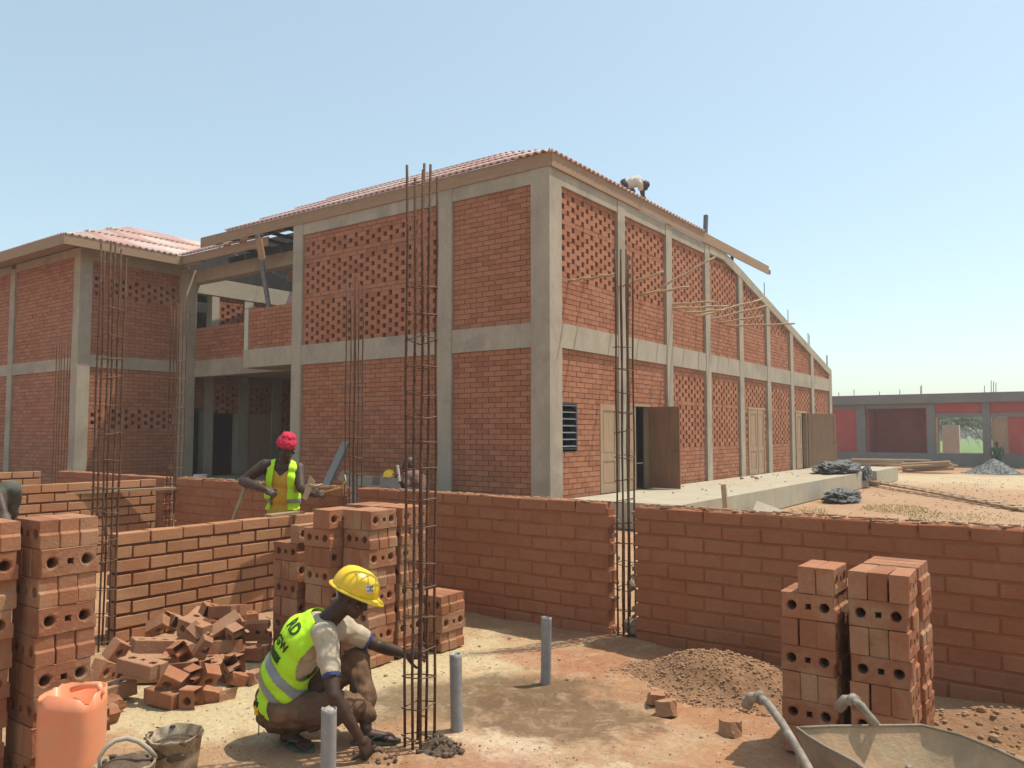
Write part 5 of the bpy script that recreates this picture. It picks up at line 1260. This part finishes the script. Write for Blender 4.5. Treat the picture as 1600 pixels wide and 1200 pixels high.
# ---------------- standing man in red beanie behind the sunlit wall
ST = thing('person', 'standing man in crimson beanie and open hi-vis vest behind the low brick wall', 'person', tuple(G(446, 950)))
d0 = 8.15; toC = -FH; hf = (toC * .72 + RGT * .68).normalized()
bf = (toC * .92 + RGT * .38).normalized(); pel = J(440, 842, d0); wst = J(442, 800, d0); ch = J(441, 748, d0); nk = J(443, 716, d0); hd = J(447, 700, d0 - .04)
shR = J(414, 727, d0 + .0); shL = J(467, 732, d0 + .02); sr = (shR - shL).normalized(); sp = V(0, 0, 1); TB2 = basis(sr, bf, sp)
elR = J(379, 752, d0 - .05); wrR = J(414, 765, d0 - .32); elL = J(470, 763, d0 - .12); wrL = J(486, 772, d0 - .34)
E2 = lambda c, a, b, h, g=0: ('e', c, (a + g, b + g, h + g), TB2)
tor = lambda g=0: [E2(pel, .165, .12, .12, g), E2(wst, .158, .11, .12, g), E2(wst.lerp(ch, .5), .165, .115, .12, g), E2(ch, .182, .112, .12, g), E2(ch.lerp(nk, .5), .150, .085, .07, g)]
body = tor() + [('c', ch.lerp(nk, .6), hd - V(0, 0, .06), .062, .052)]
HB3 = frame_from(hf - V(0, 0, .42), V(0, 0, 1)); body += head_caps(hd, HB3, 1.1)
body += [('c', ch.lerp(nk, .6), shR, .062, .062), ('c', shR, shR.lerp(elR, .5), .066, .060), ('c', shR.lerp(elR, .5), elR, .060, .046), ('c', elR, elR.lerp(wrR, .3), .047, .052), ('c', elR.lerp(wrR, .3), wrR, .052, .031),
         ('c', ch.lerp(nk, .6), shL, .062, .060), ('c', shL, elL, .066, .048), ('c', elL, wrL, .050, .031)]
hipR, hipL = pel - sr * -.09, pel - sr * .09; fz = .09
for hp in (hipR, hipL):
    kn = V(hp.x, hp.y, .50) + bf * .03; an = V(hp.x, hp.y, .09); body += [('c', hp, kn, .085, .058), ('c', kn, an, .056, .035)]; ff, _b = foot_caps(an, bf); body += ff
body += hand_caps(wrR, RGT * .8 - V(0, 0, 1) * .35 - FH * .2, -FH * .6 + V(0, 0, 1) * .7, -1, curl=62, thumb=40, s=1.12)
body += hand_caps(wrL, RGT * .95 - FH * .1 + V(0, 0, 1) * .1, -FH * .8 + V(0, 0, 1) * .5, -1, curl=40, thumb=40, s=1.12)
blob('body', body, M['skin'], ST, .0075, 4); eyes(hd, HB3, ST, 1.1)
def top_cut(p):
    q = p - ch; u = q.z; s = q.dot(sr)
    if u > .105 and abs(s) > .0 and not (.055 < abs(s) < .105): return True
    if q.dot(bf) > 0 and abs(s) < .075 and u > .03 + abs(s) * .9: return True
    if abs(s) > .125 and -.02 < u and (u + .0) < .2: return True
    return False
blob('tank_top', tor(.011), M['yellow_top'], ST, .008, 5, .008, 8, cut=top_cut, seed=2)
def v2cut(p):
    q = p - ch; u = q.z; s = q.dot(sr); f_ = q.dot(bf)
    if f_ > -.02 and s > -.02 and s < .078 - .0 * u: return True
    if f_ > -.02 and -.075 - max(0, -u) * .12 < s <= -.02: return True
    if u > .10 and abs(s) < .06: return True
    if abs(s) > .15 and -.14 < u < .2: return True
    if u < -.31: return True
    return False
V2 = blob('vest', tor(.030) + [('c', ch.lerp(nk, .5) + sr * .10, ch.lerp(nk, .3) + sr * .12, .072, .075), ('c', ch.lerp(nk, .5) - sr * .10, ch.lerp(nk, .3) - sr * .12, .072, .075)], M['hivis'], ST, .008, 5, .012, 7, cut=v2cut, seed=9)
band(V2, 'reflective_band', lambda p: -.245 < (p - ch).z < -.20, M['reflect'], V2)
tr2 = [E2(pel, .160, .125, .13, .012)]
for hp in (hipR, hipL):
    kn = V(hp.x, hp.y, .50) + bf * .03; an = V(hp.x, hp.y, .12); tr2 += [('c', hp, kn, .10, .078), ('c', kn, an, .076, .068)]
blob('trousers', tr2, M['trouser'], ST, .012, 4, .012, 8)
bn = [('e', hd + HB3 @ V(0, -.012, .05), (.098, .118, .09), HB3), ('e', hd + HB3 @ V(-.01, -.02, .115), (.074, .085, .052), HB3), ('e', hd + HB3 @ V(-.035, -.02, .135), (.03, .035, .02), HB3), ('e', hd + HB3 @ V(.03, .0, .13), (.035, .03, .02), HB3)]
blob('beanie', bn, M['beanie'], ST, .006, 3, .007, 22, cut=lambda p: (HB3.transposed() @ (p - hd)).z < .022)
# wooden float held in his left hand and shovel shaft
q0, q1, q2, q3 = J(484, 742, d0 - .36), J(493, 752, d0 - .36), J(479, 782, d0 - .40), J(472, 778, d0 - .40)
nrm_ = (q1 - q0).cross(q3 - q0).normalized() * .012
fm = MB().add([q0, q1, q2, q3, q0 + nrm_, q1 + nrm_, q2 + nrm_, q3 + nrm_], [(0,1,2,3),(7,6,5,4),(0,4,5,1),(1,5,6,2),(2,6,7,3),(3,7,4,0)])
FL = thing('plastering_float', 'pale wooden float held up by the man in the crimson beanie', 'float', q3); part('board', fm, M['wood_pale'], FL); part('handle', MB().tube([J(483, 757, d0 - .37), J(493, 760, d0 - .37), J(503, 757, d0 - .37)], .012, 7), M['wood_pale'], FL, True)
tag(solo('shovel_shaft', MB().tube([J(383, 762, d0 - .1), J(366, 808, d0), J(340, 880, d0 + .1)], .02, 8), M['wood_pale'], J(366, 808, d0), True), 'bare wooden tool shaft leaning left of the man in the crimson beanie', 'tool shaft')
tag(solo('plank', MB().cbox(J(445, 803, 7.62) , (.10, .42, .025), Matrix.Rotation(R(4), 3, 'Z')), M['wood'], J(445, 803, 7.6)), 'short mortar board on the sunlit wall in front of the beanie man', 'board')

# ---------------- simpler people farther off
def simple_person(label, J_, cl_top, cl_bot, dirf, s=1.0, vox=.014, hat=None, hatm=None, short=True):
    """J_: dict of joints pel, ch, hd, shR, shL, elR, elL, wrR, wrL, knR, knL, anR, anL"""
    j = J_; root = thing('person', label, 'person', (j['anR'] + j['anL']) / 2); body = []
    up = (j['ch'] - j['pel']).normalized(); sr_ = (j['shR'] - j['shL']).normalized(); B = basis(sr_, up.cross(sr_), up)
    T_ = lambda g: [('e', j['pel'].lerp(j['ch'], t), (w + g, dd + g, .13 + g), B) for t, w, dd in ((0, .155, .12), (.35, .14, .11), (.7, .155, .115), (1, .16, .11))]
    body += T_(0) + [('c', j['ch'], j['hd'], .06, .05)] + head_caps(j['hd'], frame_from(dirf, V(0, 0, 1)), 1.0)
    for a, b, c in (('shR', 'elR', 'wrR'), ('shL', 'elL', 'wrL')):
        body += [('c', j['ch'], j[a], .06, .056), ('c', j[a], j[b], .052, .04), ('c', j[b], j[c], .04, .026)]; dv = (j[c] - j[b]).normalized(); body += hand_caps(j[c], dv, V(0, 0, 1) if abs(dv.z) < .8 else sr_, 1, curl=30)
    for a, b, hs in (('knR', 'anR', 1), ('knL', 'anL', -1)):
        hp = j['pel'] + sr_ * .09 * hs; body += [('c', hp, j[a], .085, .058), ('c', j[a], j[b], .056, .035)]; ff, _ = foot_caps(j[b], Vector((dirf[0], dirf[1], 0))); body += ff
    blob('body', body, M['skin'], root, vox * .7, 3); eyes(j['hd'], frame_from(dirf, V(0, 0, 1)), root)
    tp = T_(.014)
    for a, b in (('shR', 'elR'), ('shL', 'elL')): tp += [('c', j['ch'], j[a], .072, .072), ('c', j[a], j[a].lerp(j[b], .7 if short else .98), .070, .058)]
    if not short:
        for b, c in (('elR', 'wrR'), ('elL', 'wrL')): tp += [('c', j[b], j[b].lerp(j[c], .9), .056, .04)]
    blob('shirt', tp, cl_top, root, vox, 3, .012, 8); lg = [('e', j['pel'], (.17, .14, .13), B)]
    for a, b, hs in (('knR', 'anR', 1), ('knL', 'anL', -1)): hp = j['pel'] + sr_ * .09 * hs; lg += [('c', hp, j[a], .10, .078), ('c', j[a], j[a].lerp(j[b], .9), .076, .066)]
    blob('trousers', lg, cl_bot, root, vox, 3, .01, 8)
    if hat: blob(hat, [('e', j['hd'] + V(0, 0, .06), (.095, .115, .075), None)], hatm, root, .01, 2)
    return root
def stand(base, heading, h=1.72):
    f_ = Vector((math.sin(R(heading)), math.cos(R(heading)), 0)); r_ = f_.cross(V(0, 0, 1)); b = Vector(base); k = h / 1.72
    P = lambda rr_, ff, z: b + r_ * rr_ * k + f_ * ff * k + V(0, 0, z * k)
    return dict(pel=P(0,0,.93), ch=P(0,0,1.28), hd=P(0,.03,1.6), shR=P(.19,0,1.38), shL=P(-.19,0,1.38), elR=P(.24,.02,1.1), elL=P(-.24,.02,1.1), wrR=P(.24,.2,.92), wrL=P(-.24,.2,.92), knR=P(.1,.03,.5), knL=P(-.1,.03,.5), anR=P(.1,0,.085), anL=P(-.1,0,.085)), f_
# man at the left edge: bent forward, only his arm and thigh reach the frame
base = D(-48, 900, 5.6); base.z = 0; jj, f_ = stand(base, 100)
jj['ch'] = jj['pel'] + f_ * .22 + V(0, 0, .30); jj['hd'] = jj['ch'] + f_ * .16 + V(0, 0, .28)
for k_ in ('shR', 'shL'): jj[k_] = jj[k_] + f_ * .22 - V(0, 0, .06)
jj['elR'] = D(-2, 775, 5.35); jj['wrR'] = D(6, 800, 5.25); jj['knR'] = D(-4, 835, 5.45); 
simple_person('man cut by the left edge, only his grey sleeve and trouser leg showing', jj, M['cloth_grey'], M['cloth_grey'], f_)
# roof worker bent over
rb_ = D(996, 306, 17.6); f_ = V(RGT.x, RGT.y, 0); q = lambda x, y, d=17.6: D(x, y, d)
simple_person('worker bent double on the roof edge in a whitish shirt', dict(pel=q(976, 289), ch=q(995, 283), hd=q(1008, 290), shR=q(1000, 288, 17.5), shL=q(1001, 287, 17.8), elR=q(1002, 298, 17.6), elL=q(1005, 299, 17.8), wrR=q(1003, 306, 17.7), wrL=q(1006, 307, 17.9), knR=q(985, 298, 17.8), knL=q(988, 299, 18.0), anR=q(976, 303, 17.9), anL=q(979, 304, 18.0)), M['cloth_white'], M['cloth_dark'], f_ * .6 - V(0, 0, .8), short=True)
# seated worker behind the wall, pointing tool up
b0 = 10.7; q = lambda x, y, d=b0: D(x, y, d)
ks = simple_person('dark-skinned worker sitting low behind the boundary wall in a dusty pink shirt', dict(pel=q(650, 770), ch=q(648, 748), hd=q(639, 727), shR=q(636, 745, 10.6), shL=q(658, 747, 10.9), elR=q(632, 762, 10.5), elL=q(664, 765, 10.9), wrR=q(624, 748, 10.4), wrL=q(640, 770, 10.6), knR=q(622, 775, 10.3), knL=q(650, 778, 10.2), anR=q(622, 815, 10.2), anL=q(650, 818, 10.1)), M['cloth_pink'], M['cloth_dark'], -RGT * .8 - FH * .4)
tag(solo('chisel', MB().tube([q(624, 752, 10.35), q(621, 727, 10.35)], .018, 7), M['cloth_white'], q(624, 752, 10.35)), 'pale rod held upright by the worker sitting behind the wall', 'tool')
hh_ = D(608, 741, 13.05); v = (FWD + RGT * ((608 - 800) / 1234) + UPV * ((600 - 743) / 1234)); hh_ = EYE + v * (10.6 / v.y)
HR = thing('hard_hat', 'yellow hard hat resting on the grey cement blocks behind the wall', 'hard hat', hh_)
helmet(hh_ + V(0, 0, -.01), basis(RGT, FH, V(0, 0, 1)), HR)
# person seated by the far building
fv = FWD + RGT * ((1558 - 800) / 1234) + UPV * ((600 - 712) / 1234); fp = EYE + fv * ((YF - .7) / fv.y); fp.z = 0; f_ = V(0, -1, 0); z_ = V(0, 0, 1); x_ = V(1, 0, 0)
simple_person('person in green shirt sitting before the door of the far red building', dict(pel=fp + z_ * .5, ch=fp + z_ * .85, hd=fp + z_ * 1.18, shR=fp - x_ * .2 + z_ * .95, shL=fp + x_ * .2 + z_ * .95, elR=fp - x_ * .28 + z_ * .68 + f_ * .1, elL=fp + x_ * .28 + z_ * .68 + f_ * .1, wrR=fp - x_ * .15 + z_ * .55 + f_ * .35, wrL=fp + x_ * .15 + z_ * .55 + f_ * .35, knR=fp - x_ * .14 + z_ * .52 + f_ * .42, knL=fp + x_ * .14 + z_ * .52 + f_ * .42, anR=fp - x_ * .14 + z_ * .09 + f_ * .42, anL=fp + x_ * .14 + z_ * .09 + f_ * .42), mat('green shirt', (.05, .10, .06), (.04, .08, .05), 8, .2, .9), M['cloth_dark'], (0, -1, 0), vox=.02)
tag(solo('stool', MB().box((fp.x - .22, fp.y - .05, 0), (fp.x + .22, fp.y + .3, .42)), M['block'], fp), 'low block seat under the person in green by the far door', 'seat')
pb = D(313, 742, 18.5); tag(solo('paint_bucket', MB().tube([V(pb.x, pb.y, .46), V(pb.x, pb.y, .74)], [.13, .16], 16), M['cloth_white'], (pb.x, pb.y, .46)), 'pale bucket on the floor of the dark ground-floor recess', 'bucket')
hz = MB().box((-950, -950, -1.2), (950, 950, 9.5)); hm = bpy.data.materials.new('air'); hm.use_nodes = True; hn = hm.node_tree; hn.nodes.clear()
ho = hn.nodes.new('ShaderNodeOutputMaterial'); hv = hn.nodes.new('ShaderNodeVolumePrincipled'); hv.inputs['Density'].default_value = .0020; hv.inputs['Color'].default_value = (1.0, .97, .93, 1); hv.inputs['Anisotropy'].default_value = .3
hn.links.new(hv.outputs[0], ho.inputs['Volume']); tag(solo('haze', hz, hm, (0, 0, 0)), 'thin pale dust haze over the building site', 'haze', kind='stuff')
print('BRICKS', len(BR), 'objects', len(bpy.data.objects))
